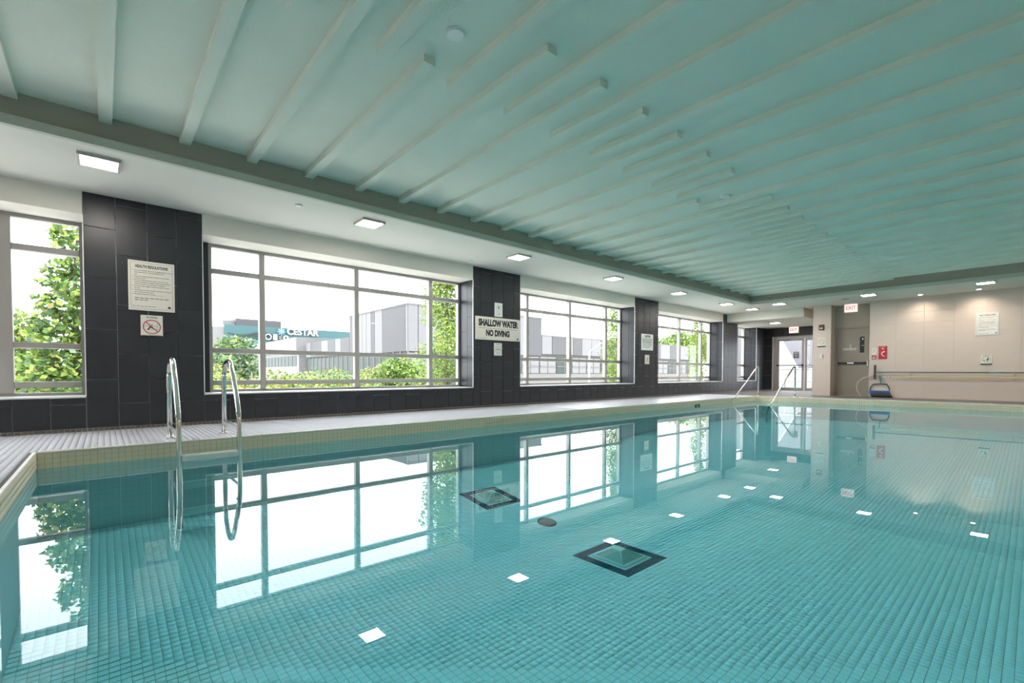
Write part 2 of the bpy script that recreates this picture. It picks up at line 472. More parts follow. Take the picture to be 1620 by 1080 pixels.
# coping: bullnose row on the edge and three rows of mosaic on the upright face
cop = MB()
def bull(x0, x1, y0, y1): cop.box(x0, x1, y0, y1, -.02, .001, .007)
for a, b in frange(XP0, XP1, 0.3): bull(a + .001, b - .001, YP1 - .002, YP1 + .03)
for a, b in frange(YP0, YP1, 0.3): bull(XP0 - .03, XP0 + .002, a + .001, b - .001); bull(XP1 - .002, XP1 + .10, a + .001, b - .001)
cop.build('coping_nosing', NOSE, deck)
rows = [(-.158, -.110), (-.110, -.064), (-.064, -.020)]
rects = []
PART = bpy.data.meshes.new('x'); bpy.data.meshes.remove(PART)
cnt = 0
for i, (a, b) in enumerate(frange(XP0, XP1, T)):
    for (c, d) in rows:
        if cnt < 300:
            piece('coping_tile', (T - .003, .006, d - c - .003), .0012, COPE, deck, ((a + b) / 2, YP1 + .003, (c + d) / 2)); cnt += 1
        else: rects.append((a + .0015, b - .0015, c + .0015, d - .0015))
tile_field('coping_tile_run', rects, YP1, COPE, deck, bev=.001, plane='XZ')
rects = [(a + .0015, b - .0015, c + .0015, d - .0015) for a, b in frange(YP0, YP1, T) for c, d in rows]
tile_field('coping_tile_run', rects, XP1, COPE, deck, bev=.001, plane='YZ-')
tile_field('coping_tile_run', rects, XP0, COPE, deck, bev=.001, plane='YZ+')

# pool floor mosaic with two drains and a round cover
D1 = (3.775, 2.675); D2 = (3.75, 4.65); RC = (3.84, 3.73)
fl = grid_rects(XP0, XP1, YP0, YP1)
cxy = np.stack([(fl[:, 0] + fl[:, 1]) / 2, (fl[:, 2] + fl[:, 3]) / 2], 1)
keep = np.ones(len(fl), bool); ringm = []
for d in (D1, D2):
    q = np.maximum(abs(cxy[:, 0] - d[0]), abs(cxy[:, 1] - d[1]))
    hs = .326 if d is D1 else .301; rm = (q < hs) & (q > hs - .1); ringm.append(rm); keep &= ~rm
P = np.array([project(x, y, float(zfloor(x, y))) for x, y in cxy])
inside = keep & (P[:, 2] > .3) & (P[:, 0] > 10) & (P[:, 0] < 1610) & (P[:, 1] > 700) & (P[:, 1] < 1075)
order = np.argsort(np.where(inside, P[:, 2], 1e9))[:300]
sel = np.zeros(len(fl), bool); sel[order] = True
for i in order:
    piece('floor_tile', (T - 2 * J, T - 2 * J, .006), .0007, POOLT, basin, (cxy[i, 0], cxy[i, 1], float(zfloor(cxy[i, 0], cxy[i, 1])) - .003))
tile_field('floor_tile_field', fl[keep & ~sel], zfloor, POOLT, basin, bev=.0007)
for k, (d, rm, nm) in enumerate(zip((D1, D2), ringm, ('farther from the windows, beside the round cover', 'close under the window-side pool wall'))):
    e = empty('main_drain', (d[0], d[1], float(zfloor(*d))), (math.atan(.13) if d[1] > 3.2 else 0, 0, 0))
    tag(e, 'square pool floor drain framed in navy tiles, ' + nm, 'drain', 'pool floor drains')
    rr = fl[rm] - np.array([d[0], d[0], d[1], d[1]])
    tile_field('navy_frame_tile', rr + np.array([-.0013, .0013, -.0013, .0013]), 0.0, NAVY, e, bev=.0008)
    hs = .19 if d is D1 else .165
    g = MB(); g.box(-hs, hs, -hs, hs, 0, .012, .004); g.build('drain_frame', DRAINL, e)
    g = MB()
    a, b, h = hs - .03, .05, .075
    g.add([(-a, -a, .012), (a, -a, .012), (a, a, .012), (-a, a, .012), (-b, -b, h), (b, -b, h), (b, b, h), (-b, b, h)],
          [(0, 1, 5, 4), (1, 2, 6, 5), (2, 3, 7, 6), (3, 0, 4, 7)])
    dome = g.build('drain_cover', DRAINM, e)
    g = MB(); g.box(-b, b, -b, b, h - .004, h + .006, .002); g.build('cover_cap', DRAINL, dome)
    for q in range(4):
        g = MB(); c = ((-a, -a), (a, -a), (a, a), (-a, a))[q]; t = ((-b, -b), (b, -b), (b, b), (-b, b))[q]
        g.tube([(c[0], c[1], .014), (t[0], t[1], h)], .006, 6); g.build('cover_rib', DRAINL, dome)
e = empty('floor_cover', (RC[0], RC[1], float(zfloor(*RC))), (math.atan(.13), 0, 0))
tag(e, 'round dark cover on the pool floor between the two square drains', 'drain cover')
MB().disc((0, 0, 0), (0, 0, 1), .115, .008, 32, r2=.11).build('cover_rim', COVERM, e)
MB().disc((0, 0, .008), (0, 0, 1), .095, .006, 32, r2=.085).build('cover_plate', NAVY, e)

wb = MB().box(XP0 - .02, XP1 + .02, YP0 - .02, YP1 + .02, ZF - .12, ZW)
wo = wb.build('pool_water', WATER)
tag(wo, 'still clear turquoise water filling the swimming pool', 'water', kind='stuff')

# steps into the pool between the handrails
st = empty('pool_steps', (XP1, 5.2, -.62))
tag(st, 'submerged tiled steps below the pair of steel handrails', 'steps')
for i in range(2):
    g = MB(); g.box(-.30 - .30 * i, -.30 * i - .004, -.55, .61, 0.0, .31 - .155 * i, .006); g.build('step', POOLT, st)

# ------------------------------------------------------------------ window wall
wl = MB()
wl.box(XB - .2, XE, YW + .012, YO, -1.6, ZS - .02)                    # below the sills
for a, b in COLS: wl.box(a + .011, b - .011, YW + .012, YO, ZS - .02, 3.3)
wl.box(XB - .2, BAYS[0][0], YW + .012, YO, ZS - .02, 3.3)
wl.box(BAYS[4][1] + .011, XE + .2, YW + .012, YO, ZS - .02, 3.3)
wall = wl.build('wall_window', GROUT)
struct(wall, 'long wall of charcoal tiled piers between wide windows', 'wall')
def wtile(x0, x1, z0, z1):
    if x1 - x0 < .02 or z1 - z0 < .02: return
    g = .003
    piece('wall_tile', (x1 - x0 - 2 * g, .012, z1 - z0 - 2 * g), .0015, DARK, wall, ((x0 + x1) / 2, YW + .006, (z0 + z1) / 2))
ZB0 = 0.035
def column_tiles(xs, par, ztop):
    for k in range(len(xs) - 1):
        off = .32 if (k + par) % 2 else .62
        zz = [ZB0] + [off + .61 * i for i in range(-1, 5) if ZB0 + .03 < off + .61 * i < ztop - .02] + [ztop]
        for i in range(len(zz) - 1): wtile(xs[k], xs[k + 1], zz[i], zz[i + 1])
column_tiles([-.156, .142, .445, .752, 1.037], 0, ZC)
for a, b in COLS[1:]:
    c = (a + b) / 2
    column_tiles([a, c - .455, c - .152, c + .152, c + .455, b], 0, ZC)
column_tiles([19.87, 20.175, 20.48, XE], 0, 2.56)
for n, (a, b) in enumerate(BAYS):
    xs = [a] + [x for x, _ in frange(a, b, .305)][1:] + [b]
    if n == 0: xs = [b - .305 * i for i in range(15, -1, -1)]
    if xs[-1] - xs[-2] < .06: xs.pop(-2)
    for k in range(len(xs) - 1):
        odd = (k % 2 == 0) if n else ((len(xs) - 2 - k) % 2 == 0)
        if odd: wtile(xs[k], xs[k + 1], ZB0, .32); wtile(xs[k], xs[k + 1], .32, ZS - .012)
        else: wtile(xs[k], xs[k + 1], ZB0, ZS - .012)
# reveals, sills, heads
def rtile(x, y0, y1, z0, z1, s):
    g = .002
    piece('reveal_tile', (.012, y1 - y0 - 2 * g, z1 - z0 - 2 * g), .0015, DARK, wall, (x + s * .006, (y0 + y1) / 2, (z0 + z1) / 2))
for n, (a, b) in enumerate(BAYS):
    for (x, s) in ((b, 1), (a, -1)):
        for k, (y0, y1) in enumerate(((YW + .014, YW + .20), (YW + .20, YG - .03))):
            zz = ([ZS] + [z for z in ((.93, 1.54, 2.15) if k else (.62, 1.23, 1.84, 2.45))] + [ZH])
            for i in range(len(zz) - 1): rtile(x, y0, y1, zz[i], zz[i + 1], s)
    g = MB(); g.box(a + .001, b - .001, YW - .004, YO, ZS - .02, ZS, .004); g.build('window_sill', SILL, wall)
    if n < 4:
        g = MB(); g.box(a, b, YW + .002, YO, ZH, 3.3); g.build('window_header', HEADER, wall)
    else:
        g = MB(); g.box(a, b, YW, YO, 2.56, 3.3); g.build('window_header', HEADER, wall)
g = MB(); g.box(1.037, 1.165, YG - .06, YO, ZS, ZH); g.build('jamb_return', DARK, wall)
for a, b in COLS:
    for x in (a, b):
        g = MB(); g.box(x - .005, x + .005, YW - .003, YW + .014, ZS, ZH); g.build('edge_trim', TRIM, wall)
g = MB(); g.box(19.865, 19.875, YW - .003, YW + .014, ZS, 2.56); g.build('edge_trim', TRIM, wall)
# cove base tiles
bb = MB(); bb.box(XB, XE, YW - .004, YW + .012, 0, .033); base = bb.build('baseboard_window', BASEJ)
struct(base, 'low row of brown cove tiles at the foot of the charcoal wall', 'baseboard')
for i in range(300):
    x = -1.6 + i * .05
    piece('cove_tile', (.044, .012, .033), .003, BASET, base, (x + .025, YW - .008, .0168))
g = MB(); g.box(13.4, XE, YW - .013, YW - .004, 0, .033); g.box(XB, -1.6, YW - .013, YW - .004, 0, .033); g.build('cove_run', BASET, base)

# windows
def window(n, a, b, mull, wide=()):
    e = empty('window_%d' % n, ((a + b) / 2, YG, ZS))
    struct(e, 'wide grey aluminium framed window, bay %d of the charcoal wall counted from the back wall' % n, 'window')
    ox = (a + b) / 2
    fr = MB(); w = .045; y0, y1 = -.035, .05
    A, B = a - ox, b - ox; H = ZH - ZS
    fr.box(A, A + w, y0, y1, 0, H); fr.box(B - w, B, y0, y1, 0, H); fr.box(A + w, B - w, y0, y1, 0, w * .8); fr.box(A + w, B - w, y0, y1, H - w, H)
    fr.build('frame', ALU, e)
    xs = [A + w]
    for mx in sorted(mull):
        hw = .078 if mx in wide else .040
        g = MB(); g.box(mx - ox - hw, mx - ox + hw, y0 - .015, y1, w * .8, H - w, .004); g.build('mullion', ALU, e)
        xs += [mx - ox - hw, mx - ox + hw]
    xs += [B - w]
    zs = [.555 - ZS, 1.03 - ZS, 2.19 - ZS]; hz = .036
    zl = [w * .8]
    for z in zs: zl += [z - hz, z + hz]
    zl += [H - w]
    for i in range(0, len(xs), 2):
        for z in zs:
            g = MB(); g.box(xs[i], xs[i + 1], y0 - .008, y1 - .01, z - hz, z + hz, .004); g.build('transom', ALU, e)
        for k in range(0, len(zl), 2):
            g = MB(); g.box(xs[i], xs[i + 1], .004, .010, zl[k], zl[k + 1]); g.build('pane', GLASS, e)
    return e
for n, (a, b) in enumerate(BAYS):
    if n == 1: a = 1.165
    mull = [b - .71, b - 2.22, b - 3.73] if n < 4 else [b - .71]
    window(n + 1, a, b, mull, wide=(mull[0],) if n == 0 else ())

# ------------------------------------------------------------------ ceiling
g = MB()
g.box(XB - .2, XE + .2, YR - .2, YO, ZT, ZT + .15)
ceil = g.build('ceiling', CEIL)
struct(ceil, 'pale stucco tray ceiling, green pool bounce put into its colour, crossed by rows of battens', 'ceiling')
g = MB()
ys, xs_ = YT + .06, XT + .06
g.box(XB - .2, XE + .2, ys, YO, ZC, ZT); g.box(XB - .2, XE + .2, YR - .2, YT0 - .06, ZC, ZT)
g.box(XB - .2, XT0 - .06, YT0 - .06, ys, ZC, ZT); g.box(xs_, XE + .2, YT0 - .06, ys, ZC, ZT)
g.build('soffit', SOFFIT, ceil)
g = MB()
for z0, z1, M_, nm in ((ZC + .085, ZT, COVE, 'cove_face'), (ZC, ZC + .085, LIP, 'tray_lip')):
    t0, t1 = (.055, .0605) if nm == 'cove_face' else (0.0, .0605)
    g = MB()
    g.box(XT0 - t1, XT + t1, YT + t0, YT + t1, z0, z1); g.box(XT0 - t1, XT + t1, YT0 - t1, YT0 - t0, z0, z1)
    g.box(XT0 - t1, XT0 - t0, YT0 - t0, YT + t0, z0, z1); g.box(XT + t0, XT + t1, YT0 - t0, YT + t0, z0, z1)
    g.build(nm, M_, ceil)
P_ = .628
for k in range(-3, 25):
    x = .003 + P_ * k
    y_end = {3: 3.16, 10: 3.2}.get(k, 2.45)
    g = MB(); g.box(x, x + .10, y_end, YT + .055, ZT - .06, ZT); g.build('batten', CEIL, ceil)
for k in range(-3, 24):
    x = .003 + P_ * (k + .5)
    g = MB(); g.box(x, x + .10, YT0 - .05, 3.33, ZT - .06, ZT); g.build('batten', CEIL, ceil)

# alcove soffit box
g = MB(); g.box(17.15, XE, 5.05, YW + .02, 2.56, ZC); o = g.build('ceiling_alcove', SOFFIT)
struct(o, 'lowered box ceiling over the glazed entrance alcove', 'ceiling')
g = MB(); g.box(17.152, 18.4, 5.046, 5.0505, 2.562, ZC); g.build('side_face', PLAIN, o)

# ------------------------------------------------------------------ beige far wall, recess, alcove walls, unseen walls
g = MB()
g.box(XF + .01, XF + .9, YR, 3.31, -1.6, ZC); g.box(XF + .01, XE + .2, 4.29, 4.78, -1.6, ZC)
g.box(XF + .46, XF + .9, 3.31, 4.29, -1.6, ZC)
far = g.build('wall_far', BEIGEJ)
struct(far, 'beige tiled end wall beyond the pool with a recessed door', 'wall')
tw, th = .61, .305
for r, (z0, z1) in enumerate(frange(0, ZC, th)):
    off = 0
    y = 3.31
    while y > -2.2:
        y2 = y - tw
        piece('wall_tile', (.01, tw - .002, z1 - z0 - .002), .0008, BEIGE, far, (XF + .005, y - tw / 2, (z0 + z1) / 2)); y = y2
    piece('wall_tile', (.01, .498, z1 - z0 - .002), .0008, BEIGE, far, (XF + .005, 4.54, (z0 + z1) / 2))
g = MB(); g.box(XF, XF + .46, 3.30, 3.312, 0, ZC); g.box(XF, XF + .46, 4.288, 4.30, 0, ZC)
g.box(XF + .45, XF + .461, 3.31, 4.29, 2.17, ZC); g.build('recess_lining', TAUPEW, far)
g = MB(); g.box(XF, XE, 4.78, 4.792, 0, ZC); g.build('alcove_lining', PLAIN, far)
g = MB(); g.box(XF - .004, XF + .004, 3.305, 3.314, 0, ZC); g.build('corner_trim', TRIM, far)
# alcove end wall
g = MB(); g.box(XE + .01, XE + .25, 4.6, YO, 2.21, ZC); g.box(XE + .01, XE + .25, 7.2, YO, -1.6, 2.21)
aw = g.build('wall_alcove', GROUT)
struct(aw, 'charcoal tiled wall over the glazed entrance doors', 'wall')
for y1, y0 in ((7.52, 7.21), (7.21, 6.905), (6.905, 6.60), (6.60, 6.295), (6.295, 5.99), (5.99, 5.685), (5.685, 5.38), (5.38, 5.075), (5.075, 4.79)):
    piece('wall_tile', (.012, y1 - y0 - .004, .346), .0015, DARK, aw, (XE + .006, (y0 + y1) / 2, 2.385))
g = MB(); g.box(XE - .02, XE + .05, 7.2, 7.265, 0, 2.21); g.build('side_panel', TRIM, aw)
for z0, z1 in ((.035, .62), (.62, 1.23), (1.23, 1.84), (1.84, 2.21)):
    piece('wall_tile', (.012, .248, z1 - z0 - .005), .0015, DARK, aw, (XE + .003, 7.392, (z0 + z1) / 2))
# walls behind the camera
g = MB(); g.box(XB - .2, XB, YR - .2, YO, -1.6, 3.3); struct(g.build('wall_back', PLAIN), 'plain beige wall at the near end of the pool hall', 'wall')
g = MB(); g.box(XB, XF + .9, YR - .2, YR, -1.6, 3.3); struct(g.build('wall_right', PLAIN), 'plain beige long wall facing the windows', 'wall')

# ------------------------------------------------------------------ doors
e = empty('door_1', (XF + .45, 3.82, 0)); struct(e, 'taupe steel exit door with narrow window and push bar', 'door')
g = MB()
for y0, y1, z0, z1 in ((.40, .47, 0, 2.17), (-.50, -.42, 0, 2.17), (-.42, .40, 2.11, 2.17)): g.box(-.05, .005, y0, y1, z0, z1, .004)
g.build('door_frame', TAUPE, e)
leaf = MB().box(-.035, .0, -.415, .395, .012, 2.105, .003).build('door_leaf', TAUPE, e)
g = MB(); g.box(-.043, -.033, -.30, -.19, 1.35, 1.84, .002); g.build('vision_panel', BLACK, leaf)
g = MB(); g.box(-.047, -.041, -.29, -.235, 1.56, 1.575); g.box(-.047, -.041, -.275, -.245, 1.74, 1.80); g.build('panel_notice', WHITE, leaf)
g = MB(); g.box(-.10, -.06, -.36, .37, 1.00, 1.055, .006); g.box(-.06, -.035, .31, .37, .995, 1.06); g.box(-.06, -.035, -.37, -.31, .995, 1.06); g.build('push_bar', BLACK, leaf)
g = MB(); g.box(-.105, -.099, -.05, .12, 1.012, 1.045); g.build('bar_plate', STEEL, leaf)
g = MB(); g.box(-.075, -.035, -.41, -.375, .93, 1.10, .004); g.build('lock_case', STEEL, leaf)
# door emblem: leaf shaped loop over a band of small marks
g = MB()
loop = [(-.038, .05 + .022 * math.sin(t), 1.555 + .055 * math.cos(t)) for t in np.linspace(0, 2 * math.pi, 17)]
g.tube(loop, .0055, 6)
for i in range(9):
    y = .245 - i * .041
    g.box(-.039, -.035, y - .013, y + .013, 1.455 - .004 * (i % 2), 1.492 + .006 * (i % 3))
g.box(-.039, -.035, -.10, .26, 1.425, 1.433)
g.build('door_emblem', WHITE, leaf)

def glazed_leaf(name, yc, label, handle_side):
    e = empty(name, (XE, yc, 0)); struct(e, label, 'door')
    hw = .495
    g = MB(); s = .085
    g.box(-.02, .025, -hw, -hw + s, .01, 2.12, .003); g.box(-.02, .025, hw - s, hw, .01, 2.12, .003)
    g.box(-.02, .025, -hw + s, hw - s, .01, .13, .003); g.box(-.02, .025, -hw + s, hw - s, 2.02, 2.12, .003)
    fr_ = g.build('door_leaf', ALU, e)
    g = MB(); g.box(0, .006, -hw + s, hw - s, .13, 2.02); g.build('pane', DGLASS, e)
    g = MB(); g.tube([(-.075, -hw + .06, 1.03), (-.075, hw - .06, 1.03)], .016, 8)
    for y in (-hw + .05, hw - .05): g.box(-.09, -.02, y - .035, y + .035, .995, 1.065, .004)
    g.build('push_bar', BLACK if handle_side else ALU, e)
    return e
d2 = glazed_leaf('door_2', 6.585, 'glazed aluminium entrance door leaf with notice, beside the charcoal wall', True)
g = MB(); g.box(-.006, -.001, -.31, -.11, 1.31, 1.57); nt_ = g.build('notice', GREYINK, d2)
g = MB(); g.box(-.008, -.006, -.28, -.14, 1.515, 1.535); g.box(-.008, -.006, -.265, -.155, 1.475, 1.492); g.build('notice_print', WHITE, d2)
g = MB(); g.prism([(-.0075, -.15, 1.42), (-.0075, -.21, 1.36), (-.0075, -.27, 1.42)], (-.001, 0, 0)); g.build('notice_mark', WHITE, d2)
g = MB(); g.box(-.10, -.02, .05, .40, 2.045, 2.10, .006); g.tube([(-.09, .1, 2.05), (-.25, -.1, 2.13)], .012, 8); g.build('door_closer', ALU, d2)
d3 = glazed_leaf('door_3', 5.575, 'glazed aluminium entrance door leaf with pull handle, half hidden by the beige pillar', False)
g = MB(); g.tube([(-.02, .37, .85), (-.07, .36, .87), (-.07, .36, 1.17), (-.02, .37, 1.19)], .012, 8); g.build('pull_handle', STEEL, d3)
g = MB()
g.box(XE - .05, XE + .06, 7.085, 7.2, 0, 2.21, .004); g.box(XE - .05, XE + .06, 4.8, 7.085, 2.13, 2.21, .004); g.box(XE - .05, XE + .06, 4.79, 5.075, 0, 2.13, .004)
o = g.build('trim_1', ALU); struct(o, 'grey aluminium frame around the glazed entrance doors', 'door frame')

# ------------------------------------------------------------------ ceiling lights and fittings
def panel_light(x, y, z, label, lit=True):
    e = empty('ceiling_light', (x, y, z)); tag(e, label, 'ceiling light', 'square ceiling lights')
    h = .165; t = .022
    g = MB()
    g.box(-h, h, -h, -h + t, -.03, 0); g.box(-h, h, h - t, h, -.03, 0); g.box(-h, -h + t, -h + t, h - t, -.03, 0); g.box(h - t, h, -h + t, h - t, -.03, 0)
    g.build('frame', LAMPF, e)
    g = MB(); g.box(-h + t, h - t, -h + t, h - t, -.024, -.004); g.build('diffuser', LAMP, e)
wl_names = ['over the first charcoal pier', 'over the window showing the teal building', 'over the pier with the shallow water sign', 'over the window with the street lamp outside',
            'over the pier with the caution board', 'over the last wide window before the alcove']
for i, nm in enumerate(wl_names):
    panel_light(.004 + 2.88 * i, 6.34, ZC, 'square lit panel on the soffit ' + nm)
panel_light(-2.88, 6.34, ZC, 'square lit panel on the soffit over the window at the near end')
panel_light(16.17, 6.27, ZC, 'square lit panel just in front of the entrance alcove')
panel_light(15.57, 5.25, ZC, 'square lit panel in the corner beyond the end of the ceiling tray')
panel_light(15.6, 3.05, ZC, 'square lit panel in front of the exit door recess')
panel_light(15.55, .82, ZC, 'square lit panel in front of the health regulations board on the beige wall')
panel_light(18.37, 6.32, 2.56, 'square lit panel inside the entrance alcove')
for y in (-1.6,): panel_light(15.55, y, ZC, 'square lit panel at the dry end of the beige wall')
for i, x in enumerate((-2.9, .0, 2.9, 5.8, 8.7, 11.6, 14.4)):
    panel_light(x, -2.65, ZC, 'square lit panel along the plain long wall facing the windows')
for y, nm in ((2.12, 'between the exit door and the health regulations board'), (1.0, 'above the health regulations board on the beige wall')):
    e = empty('downlight', (16.72, y, ZC)); tag(e, 'small round recessed spotlight ' + nm, 'downlight', 'spotlights along the beige wall')
    MB().ring((0, 0, -.008), (0, 0, 1), .065, .045, .008).build('bezel', WHITE, e)
    MB().disc((0, 0, -.006), (0, 0, 1), .045, .004).build('lens', SPOT, e)
    L = bpy.data.lights.new('spot', 'SPOT'); L.energy = 26; L.color = (1, .84, .66); L.spot_size = math.radians(115); L.spot_blend = 1.0; L.shadow_soft_size = .04
    lo = link('lamp', L, e, (0, 0, -.02)); lo.rotation_euler = (0, math.radians(-24), 0)
def sprinkler(x, y, z, label, r=.06):
    e = empty('sprinkler_plate', (x, y, z)); tag(e, label, 'sprinkler', 'ceiling sprinkler plates')
    MB().disc((0, 0, 0), (0, 0, -1), r, .006, 24, r2=r * .97).build('plate', WHITE, e)
    MB().disc((0, 0, -.006), (0, 0, -1), r * .92, .012, 24, r2=r * .8).build('cap', WHITE, e)
sprinkler(1.95, 2.83, ZT, 'pale round plate on the tray ceiling by the first shortened batten', .075)
sprinkler(6.51, 2.90, ZT, 'pale round plate on the tray ceiling by the second shortened batten', .075)
sprinkler(1.91, 6.29, ZC, 'small round plate on the soffit over the window showing the teal building', .045)
sprinkler(5.3, 7.19, ZC, 'small round plate on the soffit beside the shallow water pier', .045)
sprinkler(9.9, 7.1, ZC, 'small round plate on the soffit over the window with the street lamp', .045)
sprinkler(16.25, 4.19, ZC, 'small round plate on the soffit before the beige pillar', .05)
e = empty('speaker_grille', (16.1, 3.69, ZC)); tag(e, 'dark round grille on the soffit before the exit door', 'grille')
MB().ring((0, 0, -.01), (0, 0, 1), .11, .085, .01).build('bezel', LIP, e)
MB().disc((0, 0, -.006), (0, 0, 1), .085, .004).build('mesh', COVE, e)
def exit_sign(x, y, ztop, label):
    e = empty('exit_sign', (x, y, ztop)); tag(e, label, 'exit sign', 'lit exit signs')
    g = MB(); g.box(-.03, .03, -.165, .165, -.25, -.012, .006); g.build('case', EXITF, e)
    g = MB(); g.box(-.025, .025, -.05, .05, -.012, 0); g.build('mount', WHITE, e)
    text('EXIT', .155, EXITR, e, (-.031, 0, -.13), '-X', sx=.82, bold=.003)
exit_sign(17.35, 3.82, ZC, 'lit white exit sign with red letters above the steel door')
exit_sign(20.6, 6.4, 2.60 - .04, 'lit white exit sign with red letters in the entrance alcove')

# ------------------------------------------------------------------ signs
def board(name, face, c, w, h, M, label, cat='sign', t=.012, frame=None):
    """c = centre on the wall; returns the board, local origin at its centre on the wall face"""
    e = empty(name, c); tag(e, label, cat)
    g = MB()
    if face == '-Y': g.box(-w / 2, w / 2, -t, 0, -h / 2, h / 2, .003)
    else: g.box(-t, 0, -w / 2, w / 2, -h / 2, h / 2, .003)
    g.build('board', M, e)
    return e
def loc(face, u, v, t=.0125):
    return (u, -t, v) if face == '-Y' else (-t, -u, v)
def ring2(face, u, v, ro, ri, M, par, t=.012, name='ring_mark'):
    return MB().ring(loc(face, u, v, t), (0, -1, 0) if face == '-Y' else (-1, 0, 0), ro, ri, .001).build(name, M, par)
def bar2(face, u0, u1, v0, v1, M, par, t=.012, name='printed_bar'):
    g = MB()
    if face == '-Y': g.box(u0, u1, -t - .001, -t, v0, v1)
    else: g.box(-t - .001, -t, -u1, -u0, v0, v1)
    return g.build(name, M, par)
def slash(face, u, v, r, wd, M, par, t=.012, down=True):
    a = r * .707; k = wd / 2 * .707; s = 1 if down else -1
    pts = [(u - a - k, v + s * (a - k)), (u - a + k, v + s * (a + k)), (u + a + k, v - s * (a - k)), (u + a - k, v - s * (a + k))]
    P3 = [loc(face, p, q, t) for p, q in pts]
    d = (0, -.0012, 0) if face == '-Y' else (-.0012, 0, 0)
    return MB().prism(P3, d).build('slash', M, par)

HEALTH = ["1.  No person infected with a communicable disease or having",
          "     open sores on his or her body shall enter the",
          "     pool.",
          "2.  No person shall bring a glass container onto the deck",
          "     or into the pool.",
          "3.  No person shall pollute the water in the pool in any",
          "     manner and spitting, spouting of water and blowing the",
          "     nose in the pool or on the deck are prohibited.",
          "4.  No person shall engage in boisterous play in or about",
          "     the pool.",
          "5.  The maximum number of bathers permitted on the deck",
          "     and in the pool at any time is",
          "6.  Emergency telephone is located  ____________",
          ""]
def health(face, c, w, h, label):
    e = board('health_notice', face, c, w, h, WHITE if face == '-X' else CREAM, label)
    b = .022; lw = .0035
    for u0, u1, v0, v1 in ((-w/2+b, w/2-b, h/2-b-lw, h/2-b), (-w/2+b, w/2-b, -h/2+b, -h/2+b+lw), (-w/2+b, -w/2+b+lw, -h/2+b, h/2-b), (w/2-b-lw, w/2-b, -h/2+b, h/2-b)):
        bar2(face, u0, u1, v0, v1, GREYINK, e, name='border_line')
    fit(text('HEALTH REGULATIONS', .05, INK, e, loc(face, 0, h * .385), face, bold=.0018), w * .70, .040 * w / .47)
    y = h * .305; st_ = h * .0395
    for ln in HEALTH:
        if ln: text(ln, .0175 * w / .47, INK, e, loc(face, -w * .42, y), face, 'LEFT', sx=.93, bold=.0003)
        y -= st_
    for k in range(7): bar2(face, -w * .37 + k * w * .107, -w * .28 + k * w * .107, y - .004, y + .003, INK, e)
    for k in range(3): bar2(face, -w * .37 + k * w * .10, -w * .29 + k * w * .10, y - st_ - .004, y - st_ + .003, INK, e)
    for k in range(6): bar2(face, -w * .42 + k * w * .085, -w * .355 + k * w * .085, -h * .42, -h * .409, GREYINK, e)
    g = MB(); g.prism([loc(face, w * .33, -h * .43, .012), loc(face, w * .42, -h * .43, .012), loc(face, w * .375, -h * .375, .012)], (0, -.001, 0) if face == '-Y' else (-.001, 0, 0)); g.build('maker_mark', INK, e)
    return e
health('-Y', (.486, YW, 1.802), .47, .625, 'cream health regulations board on the first charcoal pier')
health('-X', (XF, .855, 1.992), .425, .585, 'white health regulations board on the beige end wall')

def diver(face, e, s, M, u0=0, v0=0, t=.012):
    g = MB()
    d = (0, -.001, 0) if face == '-Y' else (-.001, 0, 0)
    for poly in (((-.32, -.30), (-.20, -.34), (.06, .12), (-.02, .18)), ((-.05, -.02), (.16, -.18), (.22, -.12), (.03, .12)), ((.03, .22), (.10, .30), (.16, .24), (.09, .15))):
        g.prism([loc(face, u0 + p * s, v0 + q * s, t) for p, q in poly], d)
    return g.build('diver_figure', M, e)
e = board('no_diving_sign', '-Y', (.478, YW, 1.305), .225, .26, CREAM, 'square cream pictogram sign with red barred circle below the health regulations board')
text('No Diving', .026, INK, e, loc('-Y', 0, .103), '-Y', bold=.0008)
ring2('-Y', 0, -.018, .092, .081, REDINK, e); slash('-Y', 0, -.018, .086, .011, REDINK, e, .0122)
diver('-Y', e, .12, INK, -.01, -.02)
bar2('-Y', -.085, .04, -.008, -.004, GREYINK, e); bar2('-Y', -.06, .06, -.052, -.048, GREYINK, e); bar2('-Y', .05, .055, -.052, .02, GREYINK, e); bar2('-Y', .05, .075, .018, .022, GREYINK, e)
bar2('-Y', -.10, .10, -.129, -.123, GREYINK, e)

e = board('depth_warning_sign', '-Y', (6.255, YW, 1.625), 1.225, .472, CREAM, 'large cream shallow water no diving board on a charcoal pier', t=.018)
fit(text('SHALLOW WATER', .168, INK, e, loc('-Y', .0, .108, .0185), '-Y', bold=.0105), 1.08, .150)
fit(text('NO DIVING', .168, INK, e, loc('-Y', -.02, -.098, .0185), '-Y', bold=.0105), .64, .138)
bar2('-Y', -.53, .53, .001, .007, INK, e, .018)
for k in range(4): bar2('-Y', -.56 + k * .06, -.515 + k * .06, -.210, -.202, GREYINK, e, .018)
g = MB(); g.prism([loc('-Y', .505, -.205, .018), loc('-Y', .565, -.205, .018), loc('-Y', .535, -.155, .018)], (0, -.001, 0)); g.build('maker_mark', INK, e)

